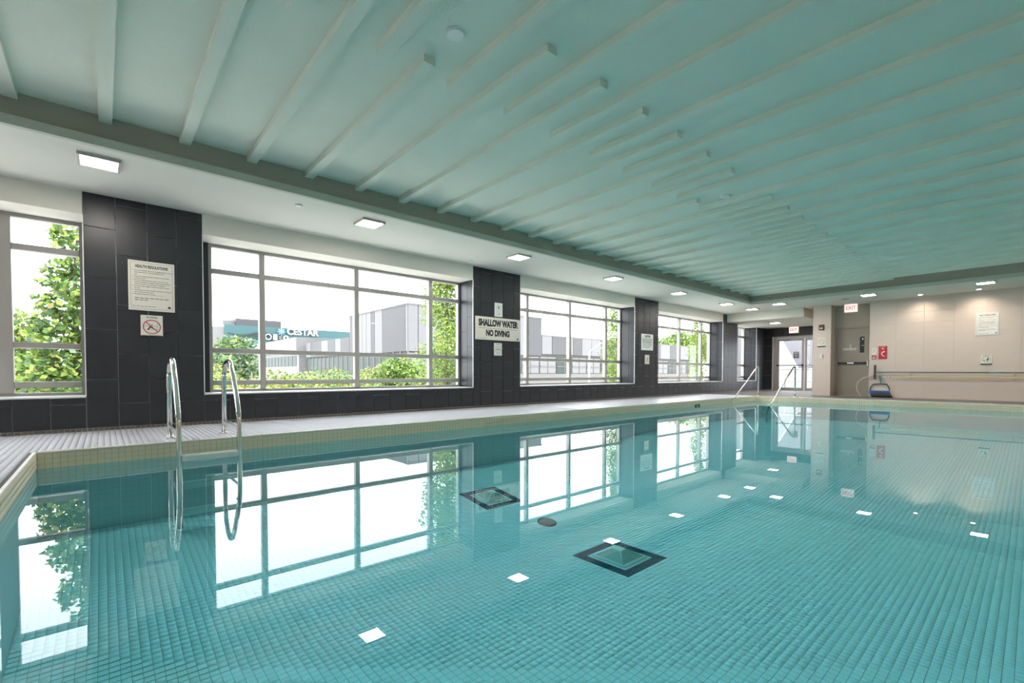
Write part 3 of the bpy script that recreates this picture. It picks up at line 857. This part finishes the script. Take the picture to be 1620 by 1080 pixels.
e = board('swim_symbol_plate', '-Y', (6.257, YW, 2.030), .215, .29, WHITE, 'small white plate with dark figure in a ring above the shallow water board')
ring2('-Y', 0, .045, .062, .058, GREYINK, e)
g = MB(); g.disc(loc('-Y', 0, .072), (0, -1, 0), .012, .001); g.prism([loc('-Y', a, b) for a, b in ((-.012, .062), (.014, .062), (.02, .02), (.0, .03), (-.02, .018))], (0, -.001, 0)); g.build('figure_mark', INK, e)
for k, (a, b) in enumerate(((-.06, -.02), (.03, .065), (-.04, .04), (-.03, .035))): bar2('-Y', a, b, -.05 - k * .017, -.044 - k * .017, GREYINK, e)
e = board('rule_symbol_plate', '-Y', (6.243, YW, 1.202), .215, .265, WHITE, 'small white plate with thin ringed symbol below the shallow water board')
ring2('-Y', 0, -.01, .078, .073, GREYINK, e)
bar2('-Y', -.07, .075, .102, .110, GREYINK, e)
g = MB(); g.tube([loc('-Y', u, v) for u, v in ((-.05, -.01), (-.025, .008), (0, -.014), (.025, .008), (.05, -.01))], .005, 5); g.build('wave_mark', INK, e)

e = board('caution_notice', '-Y', (11.895, YW, 1.607), .615, .47, WHITE, 'white caution notice with lines of print on a charcoal pier')
fit(text('CAUTION', .082, INK, e, loc('-Y', 0, .165), '-Y', bold=.004), .31, .07)
for k, ends in enumerate((.24, .22, .23, .25, .20, .12)):
    u = -.25
    while u < ends:
        wd = (.05, .085, .035, .10, .06)[(k * 3 + int((u + .25) * 40)) % 5]
        bar2('-Y', u, min(u + wd, ends + .01), .075 - k * .048, .097 - k * .048, INK if k < 3 or wd > .08 else GREYINK, e); u += wd + .018
e = board('panel_plate', '-Y', (11.883, YW, 1.103), .235, .272, CREAM, 'plain cream plate with faint mark below the white caution notice', t=.02)
g = MB(); g.prism([loc('-Y', a, b, .02) for a, b in ((-.03, -.02), (.03, .05), (.045, .03), (-.01, -.045))], (0, -.001, 0)); g.build('faint_mark', GREYINK, e)
bar2('-Y', -.09, .09, -.055, -.051, GREYINK, e, .02)

# items on the beige wall
e = board('extinguisher_sign', '-X', (XF, 2.99, 1.318), .20, .385, RED, 'upright red fire extinguisher sign with white symbols on the beige wall')
g = MB(); g.prism([loc('-X', u, v, .012) for u, v in ((-.035, .125), (.035, .125), (0, .085))], (-.001, 0, 0)); g.build('arrow_mark', WHITE, e)
g = MB(); g.tube([loc('-X', u, v, .013) for u, v in ((.045, .03), (-.005, .01), (-.03, -.04), (.0, -.09), (.04, -.12))], .013, 6); g.build('handset_mark', WHITE, e)
bar2('-X', -.06, .06, .158, .166, WHITE, e)
e = board('fire_alarm_pull', '-X', (XF, 3.193, 1.188), .10, .112, RED, 'small red fire alarm pull station beside the extinguisher sign', 'fire alarm', t=.04)
bar2('-X', -.035, .035, -.035, -.005, WHITE, e, .04, 'pull_lever'); bar2('-X', -.03, .03, .026, .034, WHITE, e, .04)
e = board('instruction_card', '-X', (XF, 3.195, 1.362), .105, .19, WHITE, 'small white printed card above the fire alarm pull', t=.004)
for k in range(5): bar2('-X', -.04, .04 - .015 * (k % 2), .06 - k * .03, .068 - k * .03, GREYINK, e, .004)
e = board('rules_symbol_sign', '-X', (XF, .858, 1.085), .205, .235, CREAM, 'square cream sign with green ring on the beige wall above the poles')
ring2('-X', 0, -.01, .075, .067, GREENINK, e)
g = MB(); g.disc(loc('-X', .03, .015), (-1, 0, 0), .014, .001, 12); g.prism([loc('-X', a, b) for a, b in ((.0, -.03), (.03, .01), (.045, -.01), (.02, -.06))], (-.001, 0, 0)); g.prism([loc('-X', a, b) for a, b in ((-.05, -.05), (-.02, -.05), (-.03, -.03), (-.045, -.03))], (-.001, 0, 0)); g.build('figure_mark', INK, e)
bar2('-X', -.08, .08, .088, .096, REDINK, e); bar2('-X', -.05, .05, .075, .081, GREENINK, e)
g = MB(); g.box(-.014, 0, -.105, .105, -.152, -.128, .002); g.build('caption_strip', INK, e)
e = board('pillar_symbol_sign', '-X', (XF, 4.546, 1.716), .215, .25, CREAM, 'square cream sign with barred grey ring on the beige pillar')
ring2('-X', 0, -.005, .078, .068, GREYINK, e); slash('-X', 0, -.005, .072, .01, GREYINK, e, .0122)
g = MB(); g.box(-.014, 0, -.11, .11, -.172, -.145, .002); g.build('caption_strip', INK, e)
e = board('strobe_alarm', '-X', (XF, 4.547, 2.165), .138, .172, DARKRED, 'dark red square alarm strobe high on the beige pillar', 'alarm', t=.05)
g = MB(); g.box(-.062, -.05, -.045, .045, -.05, 0, .004); g.build('strobe_lens', WHITE, e)
e = board('light_switch', '-X', (XF, 4.541, 1.242), .105, .14, WHITE, 'white switch plate low on the beige pillar', 'switch', t=.02)
g = MB(); g.box(-.026, -.02, -.045, -.02, -.05, .05, .002); g.build('rocker', GREYINK, e)

# ------------------------------------------------------------------ pool tools hung on the beige wall
e = empty('pool_brush', (XF - .07, 3.15, .742)); tag(e, 'long dark teal pole with brown pool brush head hung on the wall', 'pool brush')
MB().tube([(0, -.02, 0), (0, -.14, -.001)], .022, 10).build('connector', TEALP, e)
MB().tube([(0, -.13, -.001), (.0, -1.3, -.006), (0, -2.35, -.012)], .015, 10).build('pole', TEALD, e)
MB().tube([(0, -2.35, -.012), (0, -2.62, -.013)], .018, 10).build('grip', TEALP, e)
MB().tube([(0, -2.62, -.013), (0, -3.45, -.02)], .013, 10).build('pole_end', TEALD, e)
g = MB(); g.box(-.03, .02, -.022, .016, -.215, .215, .008); hd = g.build('brush_head', BRISTLE, e)
g = MB(); g.box(-.02, .012, .016, .03, -.20, .20); g.build('bristles', BRISTLE, hd)
e = empty('skimmer_net', (XF - .05, 3.03, 0)); tag(e, 'blue framed leaf net with black mesh leaning under the poles', 'skimmer net')
fp = [(.01, .24, .19), (.02, .225, .30), (.03, .17, .385), (.03, .0, .40), (.03, -.15, .385), (.02, -.20, .30), (.01, -.22, .21)]
MB().tube(fp, .012, 8).build('rim', BLACK, e)
g = MB(); g.box(-.035, .0, -.23, .25, .115, .20, .012); g.build('lip_bar', BLUEP, e)
g = MB()   # mesh bag hanging behind the lip
rows_ = []
for k, (yy0, yy1, zz, xx) in enumerate(((.235, -.225, .18, .0), (.23, -.25, .10, -.05), (.205, -.30, .03, -.07), (.19, -.31, .004, -.02), (.20, -.28, .03, .02), (.2, -.2, .20, .02))):
    rows_.append([(xx - .02 * math.sin(math.pi * i / 10), yy0 + (yy1 - yy0) * i / 10, zz) for i in range(11)])
v = [p for r in rows_ for p in r]; f = [(r * 11 + i, r * 11 + i + 1, (r + 1) * 11 + i + 1, (r + 1) * 11 + i) for r in range(5) for i in range(10)]
g.add(v, f, 0, True); g.build('mesh_bag', NET, e)
MB().tube([(.0, -.01, .395), (-.0, -.008, .47), (-.0, .01, .60), (-.0, .02, .62)], [.012, .016, .022, .022], 10).build('handle_socket', TEALP, e)
e = empty('yellow_pole', (XF - .06, 3.0, .607)); tag(e, 'long pale yellow pole hung on the wall under the dark pole', 'pole')
MB().tube([(0, .0, 0), (0, -.22, .003)], .011, 10).build('metal_tip', STEEL, e)
MB().tube([(0, -.22, .003), (0, -3.3, -.012)], .016, 10).build('shaft', YELLOW, e)
e = empty('vacuum_hose', (XF - .05, 3.35, 0)); tag(e, 'pale lilac hose looped beside the exit door', 'hose')
hp = [(.012, -.165, .642), (-.02, -.05, .615), (-.03, .09, .56), (-.04, .20, .45), (-.04, .245, .33), (-.04, .225, .19), (-.03, .17, .08), (-.02, .13, .02)]
sm = []
for i in range(len(hp) - 1):
    for t in (0, .5): sm.append(tuple(np.array(hp[i]) * (1 - t) + np.array(hp[i + 1]) * t))
sm.append(hp[-1])
MB().tube(sm, .013, 8).build('hose_tube', HOSE, e)
MB().disc((.012, -.155, .642), (0, -1, .05), .02, .05, 10).build('hose_end', TEALP, e)
for y, nm in ((2.35, 'nearer the net'), (.35, 'nearer the green ring sign')):
    e = empty('pole_bracket', (XF, y, .66)); tag(e, 'small bracket holding the two poles on the wall, ' + nm, 'bracket', 'pole brackets')
    g = MB(); g.box(-.012, 0, -.02, .02, -.13, .11, .003); g.build('back_plate', BEIGEJ, e)
    g = MB(); g.tube([(-.01, 0, -.09), (-.085, 0, -.09), (-.09, 0, -.06)], .006, 6); g.tube([(-.01, 0, .055), (-.095, 0, .055), (-.10, 0, .09)], .006, 6); g.build('hook', BEIGEJ, e)

# ------------------------------------------------------------------ steel ladder and handrails
def bez(pts, n=6):
    """round the corners of a polyline"""
    out = [Vector(pts[0])]
    for i in range(1, len(pts) - 1):
        a, b, c = Vector(pts[i - 1]), Vector(pts[i]), Vector(pts[i + 1])
        r = min((a - b).length, (c - b).length) * .5
        p, q = b + (a - b).normalized() * r, b + (c - b).normalized() * r
        for k in range(n + 1):
            t = k / n; out.append(p * (1 - t) ** 2 + b * 2 * t * (1 - t) + q * t * t)
    out.append(Vector(pts[-1])); return out
e = empty('pool_ladder', (.785, 6.18, 0)); tag(e, 'polished steel pool ladder hooked over the cream coping', 'pool ladder')
for s in (-1, 1):
    x = s * .253
    path = bez([(x, .0, .004), (x, -.01, .60), (x, -.09, .79), (x, -.33, .86), (x, -.50, .70), (x, -.775, .30), (x, -.785, .05), (x, -.785, -.79)])
    MB().tube(path, .0235, 14).build('rail', STEEL, e)
    g = MB(); g.disc((x, 0, 0), (0, 0, 1), .055, .010, 24, r2=.05); g.disc((x, 0, .010), (0, 0, 1), .034, .014, 20, r2=.028); g.build('flange', STEEL, e)
    g = MB(); g.box(x - .016, x + .016, -.765, .0, .148, .160, .003); g.build('brace', STEEL, e)
    g = MB(); g.disc((x - .02, -.778, .29), (-1, 0, 0), .012, .012, 10); g.build('bolt', STEEL, e)
for z in (-.12, -.38, -.64):
    g = MB(); g.box(-.235, .235, -.83, -.75, z - .03, z + .03, .008); t_ = g.build('tread', WHITE if z == -.12 else DRAINL, e)
    g = MB()
    for yy in (-.815, -.79, -.765): g.box(-.23, .23, yy - .004, yy + .004, z + .03, z + .034)
    g.build('tread_rib', WHITE, t_)
for yy, fx, nm in ((5.80, 15.52, 'next to the window-side pool wall'), (4.76, 15.50, 'in front of the glazed doors')):
    e = empty('handrail', (fx, yy, 0)); tag(e, 'slanted steel pool handrail ' + nm, 'handrail', 'steel handrails over the pool steps')
    path = bez([(0, 0, 0), (.0, 0, .70), (-.02, 0, .93), (-.20, 0, .86), (-1.95, 0, -.15), (-2.15, 0, -.27), (-2.15, 0, -.62)])
    MB().tube(path, .021, 12).build('rail', STEEL, e)
    MB().disc((0, 0, 0), (0, 0, 1), .05, .012, 20, r2=.045).build('flange', STEEL, e)
e = empty('wall_inlet', (11.58, YP1, -.14)); tag(e, 'small dark rectangular inlet in the cream coping at the waterline', 'pool inlet')
g = MB(); g.box(-.13, .13, -.012, .0, -.03, .035, .004); g.build('plate', BLACK, e)
g = MB(); g.box(-.06, .03, -.016, -.012, -.012, .018); g.build('opening', DRAINM, e)

# ------------------------------------------------------------------ outside
GZ = -4.0
g = MB(); g.box(-120, 190, YO + .3, 260, GZ - .3, GZ); o = g.build('ground', BOUNCE); struct(o, 'ground outside below the windows, made pale to bounce light indoors', 'ground')

def leaves(pts, size, weights, mats=LEAF, flat=.35):
    """pts: Nx3; one bent leaf of two triangles pairs at each"""
    n = len(pts)
    mb_v = np.zeros((n, 4, 3)); pts = np.asarray(pts)
    d = rng.normal(size=(n, 3)); d[:, 2] = d[:, 2] * .6 - .3; d /= np.linalg.norm(d, axis=1)[:, None]
    q = rng.normal(size=(n, 3)); q -= (q * d).sum(1)[:, None] * d; q /= np.linalg.norm(q, axis=1)[:, None]
    s = size * rng.uniform(.7, 1.3, n)[:, None]
    nn = np.cross(d, q)
    mb_v[:, 0] = pts - d * s * .5; mb_v[:, 1] = pts + q * s * .36 + nn * s * .08; mb_v[:, 2] = pts + d * s * .55; mb_v[:, 3] = pts - q * s * .36 + nn * s * .08
    me = bpy.data.meshes.new('foliage')
    me.vertices.add(n * 4); me.vertices.foreach_set('co', mb_v.reshape(-1))
    me.loops.add(n * 4); me.loops.foreach_set('vertex_index', np.arange(n * 4))
    me.polygons.add(n); me.polygons.foreach_set('loop_start', np.arange(n) * 4); me.polygons.foreach_set('loop_total', np.full(n, 4))
    w = np.array(weights, float); w /= w.sum()
    me.polygons.foreach_set('material_index', rng.choice(len(mats), n, p=w))
    me.update(); me.validate()
    for M in mats: me.materials.append(M)
    return me
def blob_pts(c, r, n):
    d = rng.normal(size=(n, 3)); d /= np.linalg.norm(d, axis=1)[:, None]
    rad = rng.uniform(.25, 1, n) ** .5
    # clumps on the shell
    return np.array(c) + d * rad[:, None] * np.array(r) + rng.normal(size=(n, 3)) * .06 * np.mean(r)
def tree(name, base, blobs, size, weights, label, trunk, group=None, cat='tree', branches=()):
    e = empty(name, base); tag(e, label, cat, group)
    b = Vector(base)
    P = np.concatenate([blob_pts(c, r, n) for c, r, n in blobs]) - np.array(base)
    fo = link('foliage', leaves(P, size, weights), e); fo['kind'] = 'stuff'
    MB().tube([(p[0] - b.x, p[1] - b.y, p[2] - b.z) for p, _ in trunk], [r for _, r in trunk], 8).build('trunk', BARK, e)
    for br in branches:
        MB().tube([(p[0] - b.x, p[1] - b.y, p[2] - b.z) for p in br], [.03 - .022 * i / (len(br) - 1) for i in range(len(br))], 6).build('branch', BARK, e)
    return e

# loose leafy tree close to the near window: outline read off the photograph on the plane of its trunk
YA = 12.5
def pb(px, py, r, n, dy=0.0, fl=1.0):
    c = at(px, py, YA + dy); k = (c - CAM_O).dot(CAM_F) / F_PX
    return ((c.x, c.y, c.z), (r * k, r * k * 1.2, r * k * fl), n)
bl = [pb(98, 362, 15, 58), pb(112, 385, 24, 135), pb(92, 372, 12, 40), pb(122, 420, 22, 117), pb(72, 428, 9, 20), pb(66, 445, 8, 15), pb(98, 425, 17, 85), pb(112, 455, 26, 171), pb(86, 447, 12, 40),
      pb(60, 472, 9, 20), pb(76, 484, 17, 85), pb(102, 482, 26, 171), pb(84, 508, 25, 171), pb(116, 512, 24, 171), pb(62, 512, 12, 40), pb(60, 535, 18, 90), pb(92, 538, 30, 225), pb(122, 545, 22, 144),
      pb(142, 430, 22, 117), pb(150, 500, 30, 189), pb(136, 385, 20, 99), pb(128, 345, 16, 67), pb(112, 330, 10, 36), pb(140, 560, 30, 300), pb(100, 580, 34, 360), pb(60, 575, 28, 252), pb(70, 610, 40, 420), pb(120, 625, 40, 420), pb(90, 670, 50, 480)]
t0 = at(122, 560, YA)
tree('street_tree', (t0.x, t0.y, GZ), bl, .115, (5, 4, 3, .6, .4), 'loose leafy street tree close outside the window beside the first pier',
     [((t0.x, t0.y, GZ), .11), ((t0.x + .02, t0.y, -1), .08), (at(121, 540, YA), .05), (at(118, 440, YA), .03), (at(124, 340, YA), .015)], 'street trees outside',
     branches=[[at(121, 540, YA), at(100, 510, YA), at(78, 480, YA - .1)], [at(120, 480, YA), at(98, 450, YA), at(72, 432, YA)], [at(119, 440, YA), at(105, 400, YA + .1), at(96, 368, YA)],
               [at(30, 640, YA), at(60, 590, YA), at(85, 550, YA)]])
# pink-brown shrubby crown behind it
bl = [pb(36, 512, 22, 260, 5), pb(20, 545, 28, 380, 5), pb(52, 550, 26, 360, 5), pb(10, 590, 34, 500, 5), pb(50, 600, 36, 600, 5), pb(-40, 570, 50, 700, 5), pb(-30, 640, 60, 800, 5), pb(95, 600, 36, 500, 5), pb(40, 650, 50, 700, 5)]
t1 = at(30, 600, YA + 5)
tree('bushy_tree', (t1.x, t1.y, GZ), bl, .13, (4, 4, 1, 4, 1), 'low bushy yellow-green tree behind the loose leafy tree', [((t1.x, t1.y, GZ), .14), ((t1.x, t1.y, -.8), .09), (at(36, 540, YA + 5), .03)])
# columnar trees
def columnar(x, y, top, r, n, label, w=(5, 8, 1.5, 1, .3)):
    bl = []
    z = GZ + 1.2
    while z < top:
        f = math.sin(min(1, (top - z) / (top - GZ) * 1.9 + .12) * math.pi / 2)
        rr = r * f
        for a in range(5):
            an = random.uniform(0, 6.28); q = rr * random.uniform(.3, .75)
            bl.append(((x + math.cos(an) * q, y + math.sin(an) * q, z + random.uniform(-.2, .2)), (rr * .52, rr * .52, .42), n))
        z += .36
    tree('columnar_tree', (x, y, GZ), bl, .085, w, label, [((x, y, GZ), .10), ((x, y, 0), .07), ((x, y, top - .6), .015)], 'street trees outside')
columnar(8.58, 13.0, 5.4, 1.2, 230, 'columnar bright green tree outside the window with the teal building')
columnar(18.35, 13.2, 5.6, .80, 140, 'columnar bright green tree outside the window with the street lamp')
columnar(26.6, 13.2, 5.4, .8, 90, 'columnar bright green tree outside the last wide window')
# shrubs and round trees in the middle distance
def round_tree(x, y, top, rx, rz, n, w, label, size=.15, group='trees in the yard outside'):
    bl = []
    for k in range(9):
        an = random.uniform(0, 6.28); q = rx * random.uniform(.1, .6)
        bl.append(((x + math.cos(an) * q, y + math.sin(an) * q, top - rz + random.uniform(-.55, .45) * rz), (rx * .5, rx * .5, rz * .5), n))
    tree('round_tree', (x, y, GZ), bl, size, w, label, [((x, y, GZ), .15), ((x, y, top - rz), .09), ((x, y, top - .3 * rz), .03)], group)
GOLD = (3, 4, .5, 5, 1); GRN = (5, 4, 2, .5, .5); DKG = (2, .5, 4, .2, 4)
for (px, py, Y, rx, rz, n, w, nm) in (
        (352, 572, 24, 1.5, 1.7, 330, GOLD, 'golden-green bushy tree below the window, nearest the first pier'),
        (398, 566, 25, 1.6, 1.8, 330, (4, 4, 1, 3, 1), 'yellow-green bushy tree in front of the blue-green tree'),
        (418, 574, 23, 1.3, 1.6, 300, (4, 4, 1, 4, 1), 'pale yellow bushy tree between the blue-green tree and the low white building'),
        (440, 577, 23, 1.4, 1.5, 330, GOLD, 'golden bushy tree in front of the low white building'),
        (478, 581, 24, 1.3, 1.5, 300, GOLD, 'second golden bushy tree in front of the low white building'),
        (520, 566, 25, 1.6, 2.0, 360, GRN, 'fresh green bushy tree at the end of the low white building'),
        (556, 578, 24, 1.4, 1.6, 300, (4, 4, 1, 2, 1), 'yellow-green bushy tree under the narrow grey panel'),
        (598, 568, 27, 1.2, 1.6, 260, (3, 3, 1, 5, 1), 'brownish bushy tree in front of the glazed ground floor'),
        (640, 552, 20, 1.1, 1.6, 340, GRN, 'fresh green bushy tree at the foot of the columnar tree')):
    p = at(px, py, Y)
    round_tree(p.x, p.y, p.z, rx * 1.45, rz * 1.25, int(n * 2.6), w, nm)
p = at(372, 524, 46); round_tree(p.x, p.y, p.z, 3.0, 3.2, 420, DKG, 'rounded blue-green tree before the teal building', .32)
p = at(346, 548, 44); round_tree(p.x, p.y, p.z, 2.4, 2.6, 300, DKG, 'smaller blue-green tree before the teal building', .32)
for i, (px, py) in enumerate(((1052, 524), (1075, 520), (1100, 522), (1130, 520), (1175, 520), (1195, 516))):
    p = at(px, py, 44); round_tree(p.x, p.y, p.z, 4.2, 3.6, 300, GRN, 'broad green tree behind the panelled wing', .5, 'trees behind the panelled wing')
# low hedge-like growth under the windows of bay 2
for i in range(7):
    p = at(350 + i * 48, 606, 19)
    round_tree(p.x, p.y, p.z + .1, 1.2, 1.0, 240, (4, 4, 1, 3, .5), 'low shrub in the row just outside below the sill', .15, 'shrub row below the sill')

# panelled grey and white building
BX, BY = 17.757, 32.3
e = empty('panelled_building', (BX, BY, GZ)); tag(e, 'panelled grey and white commercial building with glazed ground floor', 'building')
g = MB(); g.box(0.06, 14.7, 0.06, 11.3, 0, 6.1 - GZ - .05); g.build('tall_block', PJOINT, e)
g = MB(); g.box(14.7, 48, 0.06, 11, 0, 4.45 - GZ - .05); g.build('low_block', PJOINT, e)
g = MB(); g.box(0.10, 14, 11.3, 24, 0, 4.14 - GZ - .05); g.build('rear_block', PJOINT, e)
def panY(x0, x1, z0, z1, M, nm='wall_panel'):   # on the face toward the pool hall
    g = MB(); g.box(x0 + .03, x1 - .03, -.02, .07, z0 - GZ, z1 - GZ); g.build(nm, M, e)
def panX(y0, y1, z0, z1, M, nm='wall_panel'):   # on the side face
    g = MB(); g.box(-.02, .12, y0 + .03, y1 - .03, z0 - GZ, z1 - GZ); g.build(nm, M, e)
zs_ = 2.42
for y0, y1, M in ((.0, .35, PWHITE), (.35, 4.35, PGREY), (4.35, 5.8, PWHITE), (5.8, 6.55, PGREY), (6.55, 7.5, PWHITE), (7.5, 8.4, PWHITE), (8.4, 10.3, PWHITE), (10.3, 11.3, PGREY)):
    if M is PWHITE: panX(y0, y1, zs_, 4.2, M); panX(y0, y1, 4.2, 6.1, M)
    else: panX(y0, y1, zs_, 6.1, M)
for y0, y1, M in ((11.3, 13.5, PGREY), (13.5, 15.0, PWHITE), (15.0, 17.0, PGREY), (17.0, 19.0, PWHITE), (19.0, 22.5, PGREY), (22.5, 24, PWHITE)):
    panX(y0, y1, 2.5, 4.14, M)
for x0, x1, M in ((.0, .9, PWHITE), (.9, 3.2, PWHITE), (3.2, 5.6, PWHITE), (5.6, 8.0, PGREY), (8.0, 10.4, PWHITE), (10.4, 12.6, PWHITE), (12.6, 14.7, PGREY)):
    if M is PWHITE: panY(x0, x1, zs_, 4.2, M); panY(x0, x1, 4.2, 6.1, M)
    else: panY(x0, x1, zs_, 6.1, M)
xx = 14.7; seq = [(1.45, PWHITE), (2.0, PGREY), (1.2, PWHITE), (1.45, PGREY), (1.6, PWHITE), (1.65, PWHITE), (2.4, PGREY)] + [(2.4, PWHITE), (2.6, PGREY)] * 4
for w, M in seq: panY(xx, xx + w, 2.6, 4.45, M); xx += w
for i in range(20):   # ground floor glazing
    y = i * 1.2
    g = MB(); g.box(.02, .10, y + .06, y + 1.14, .62 - GZ, zs_ - GZ - .1); w_ = g.build('shop_window', BGLASS, e)
    g = MB(); g.box(-.03, .06, y - .05, y + .05, .55 - GZ, zs_ - GZ); g.build('window_post', CONC, w_)
for i in range(18):
    x = i * 2.4
    g = MB(); g.box(x + .1, x + 2.3, .02, .10, .7 - GZ, 2.3 - GZ); w_ = g.build('shop_window', BGLASS if i % 3 == 1 else PWHITE, e)
    g = MB(); g.box(x + 1.17, x + 1.23, -.03, .06, .7 - GZ, 2.3 - GZ); g.box(x + .1, x + 2.3, -.03, .06, 1.35 - GZ, 1.42 - GZ); g.build('window_post', CONC, w_)
g = MB(); g.box(-.05, .12, .0, 24, 0, .6 - GZ); g.build('plinth', CONC, e)
g = MB(); g.box(.12, 48, -.05, .10, 0, .65 - GZ); g.build('plinth', CONC, e)
g = MB(); g.box(-.06, 14.76, -.06, 11.3, 6.1 - GZ - .05, 6.1 - GZ + .06); g.build('roof_coping', CONC, e)
g = MB(); g.box(14.76, 48, -.04, 11, 4.45 - GZ - .05, 4.45 - GZ + .05); g.build('roof_coping', CONC, e)
g = MB(); g.box(2, 5, 12.5, 16, 4.1 - GZ, 4.9 - GZ); g.build('roof_unit', PGREY, e)
# low white building behind
e = empty('low_building', (BX - .6, 57, GZ)); tag(e, 'long low white building with a strip of dark windows', 'building')
g = MB(); g.box(0, 16, 0, 34, 0, 4.5 - GZ); g.build('wall', PWHITE, e)
g = MB(); g.box(-.35, 16.2, -.2, 34.2, 3.2 - GZ, 4.85 - GZ); g.build('fascia', PWHITE, e)
for i in range(14):
    y = .8 + i * 1.5
    g = MB(); g.box(-.04, .1, y + .08, y + 1.42, 1.5 - GZ, 2.75 - GZ); g.build('window', BGLASS, e)
g = MB(); g.box(9.5, 14, 2, 7, 4.5 - GZ, 6.4 - GZ); g.build('roof_unit', PGREY, e)
# teal building with roof letters
TY = 102.0
e = empty('teal_building', (17.35, TY, GZ)); tag(e, 'teal clad building with white rooftop letters', 'building')
g = MB(); g.box(0, 26, .0, 30, 0, 9.9 - GZ); g.build('block', TEALB, e)
for i in range(8):
    g = MB(); g.box(10 + i * 2 + .04, 12 + i * 2 - .04, -.15, .05, 5.4 - GZ, 8.3 - GZ); g.build('wall_panel', TEALB2, e)
g = MB(); g.box(.0, 9.8, -.12, .05, 5.6 - GZ, 7.2 - GZ); g.build('wall_panel', TEALB2, e)
for k in range(4):
    g = MB(); g.tube([(.6 + k * .4 + i * 1.1, -.14, 8.4 - GZ - k * .32 - .35 * math.sin(i * .9 + k)) for i in range(9)], .09, 6); g.build('wall_line', BGLASS, e)
g = MB(); g.box(-2.3, 0, .2, 26, 0, 9.4 - GZ); g.build('side_wing', PWHITE, e)
g = MB(); g.box(3.1, 11.6, 6, 16, 9.9 - GZ, 11.8 - GZ); g.build('plant_room', PGREY, e)
g = MB(); g.box(1.0, 3.1, 7, 14, 9.9 - GZ, 11.4 - GZ); g.build('plant_room', PWHITE, e)
text('CESTAR', 1.75, SIGNW, e, (14.0, -.6, 9.1 - GZ), '-Y', thick=.15, bold=.06, sx=1.0)
g = MB()
for a in range(4):
    an = a * math.pi / 4
    g.tube([(9.9 - .75 * math.cos(an), -.55, 9.0 - GZ - .75 * math.sin(an)), (9.9 + .75 * math.cos(an), -.55, 9.0 - GZ + .75 * math.sin(an))], .13, 6)
g.build('emblem', SIGNB, e)
g = MB(); g.ring((7.5, -.25, 7.9 - GZ), (0, -1, 0), .65, .42, .1, 20); g.box(8.4, 9.2, -.3, -.2, 7.3 - GZ, 8.5 - GZ); g.box(9.5, 10.0, -.3, -.2, 7.95 - GZ, 8.1 - GZ); g.box(9.5, 10.0, -.3, -.2, 7.6 - GZ, 7.75 - GZ)
g.ring((10.8, -.25, 7.85 - GZ), (0, -1, 0), .55, .22, .1, 20); g.build('lower_sign', SIGNW, e)
# street lamp
p0 = at(932, 600, 24); p1 = at(932, 556, 24); p2 = at(949, 544, 24)
e = empty('street_lamp', (p0.x, p0.y, GZ)); tag(e, 'thin white street lamp with slanted arm before the panelled building', 'street lamp')
MB().tube([(0, 0, 0), (0, 0, p1.z - GZ)], [.09, .06], 8).build('pole', SIGNW, e)
MB().tube([(0, 0, p1.z - GZ), (p2.x - p0.x, 0, p2.z - GZ)], .045, 8).build('arm', SIGNW, e)
MB().tube([(p2.x - p0.x - .1, 0, p2.z - GZ), (p2.x - p0.x + .5, 0, p2.z - GZ + .15)], [.07, .05], 8).build('lamp_head', SIGNW, e)
# terrace outside the glazed doors
g = MB(); g.box(XE + .25, 40, 2, 14, -.4, -.02); o = g.build('terrace', CONC); struct(o, 'concrete terrace outside the glazed doors', 'terrace')
e = empty('shadowed_wall', (26.5, 9.2, -.02)); tag(e, 'white stucco wall outside the glazed doors, its diagonal shadow built as a slanted edge', 'wall')
MB().prism([(0, 1.6, 0), (0, -6, 0), (0, -6, .98), (0, -1.15, .98), (0, -.3, 2.6), (0, 1.6, 2.6)], (.25, 0, 0)).build('lit_part', EXTW, e)  # diagonal shadow edge on a white wall, shaped as a slanted top
g = MB(); g.box(2.2, 2.5, -6, 3.2, 0, 3.6); g.build('shaded_part', EXTSHADE, e)  # greyer wall standing in for the part in shadow
e = empty('terrace_railing', (24.0, 7.8, -.02)); tag(e, 'low grey terrace railing outside the glazed doors', 'railing')
for z in (.38, .92): MB().tube([(0, -2.6, z), (0, 1.6, z)], .03, 8).build('rail', ALU, e)
for y in (-2.4, -1.2, 0, 1.2): MB().tube([(0, y, 0), (0, y, .92)], .02, 8).build('post', ALU, e)
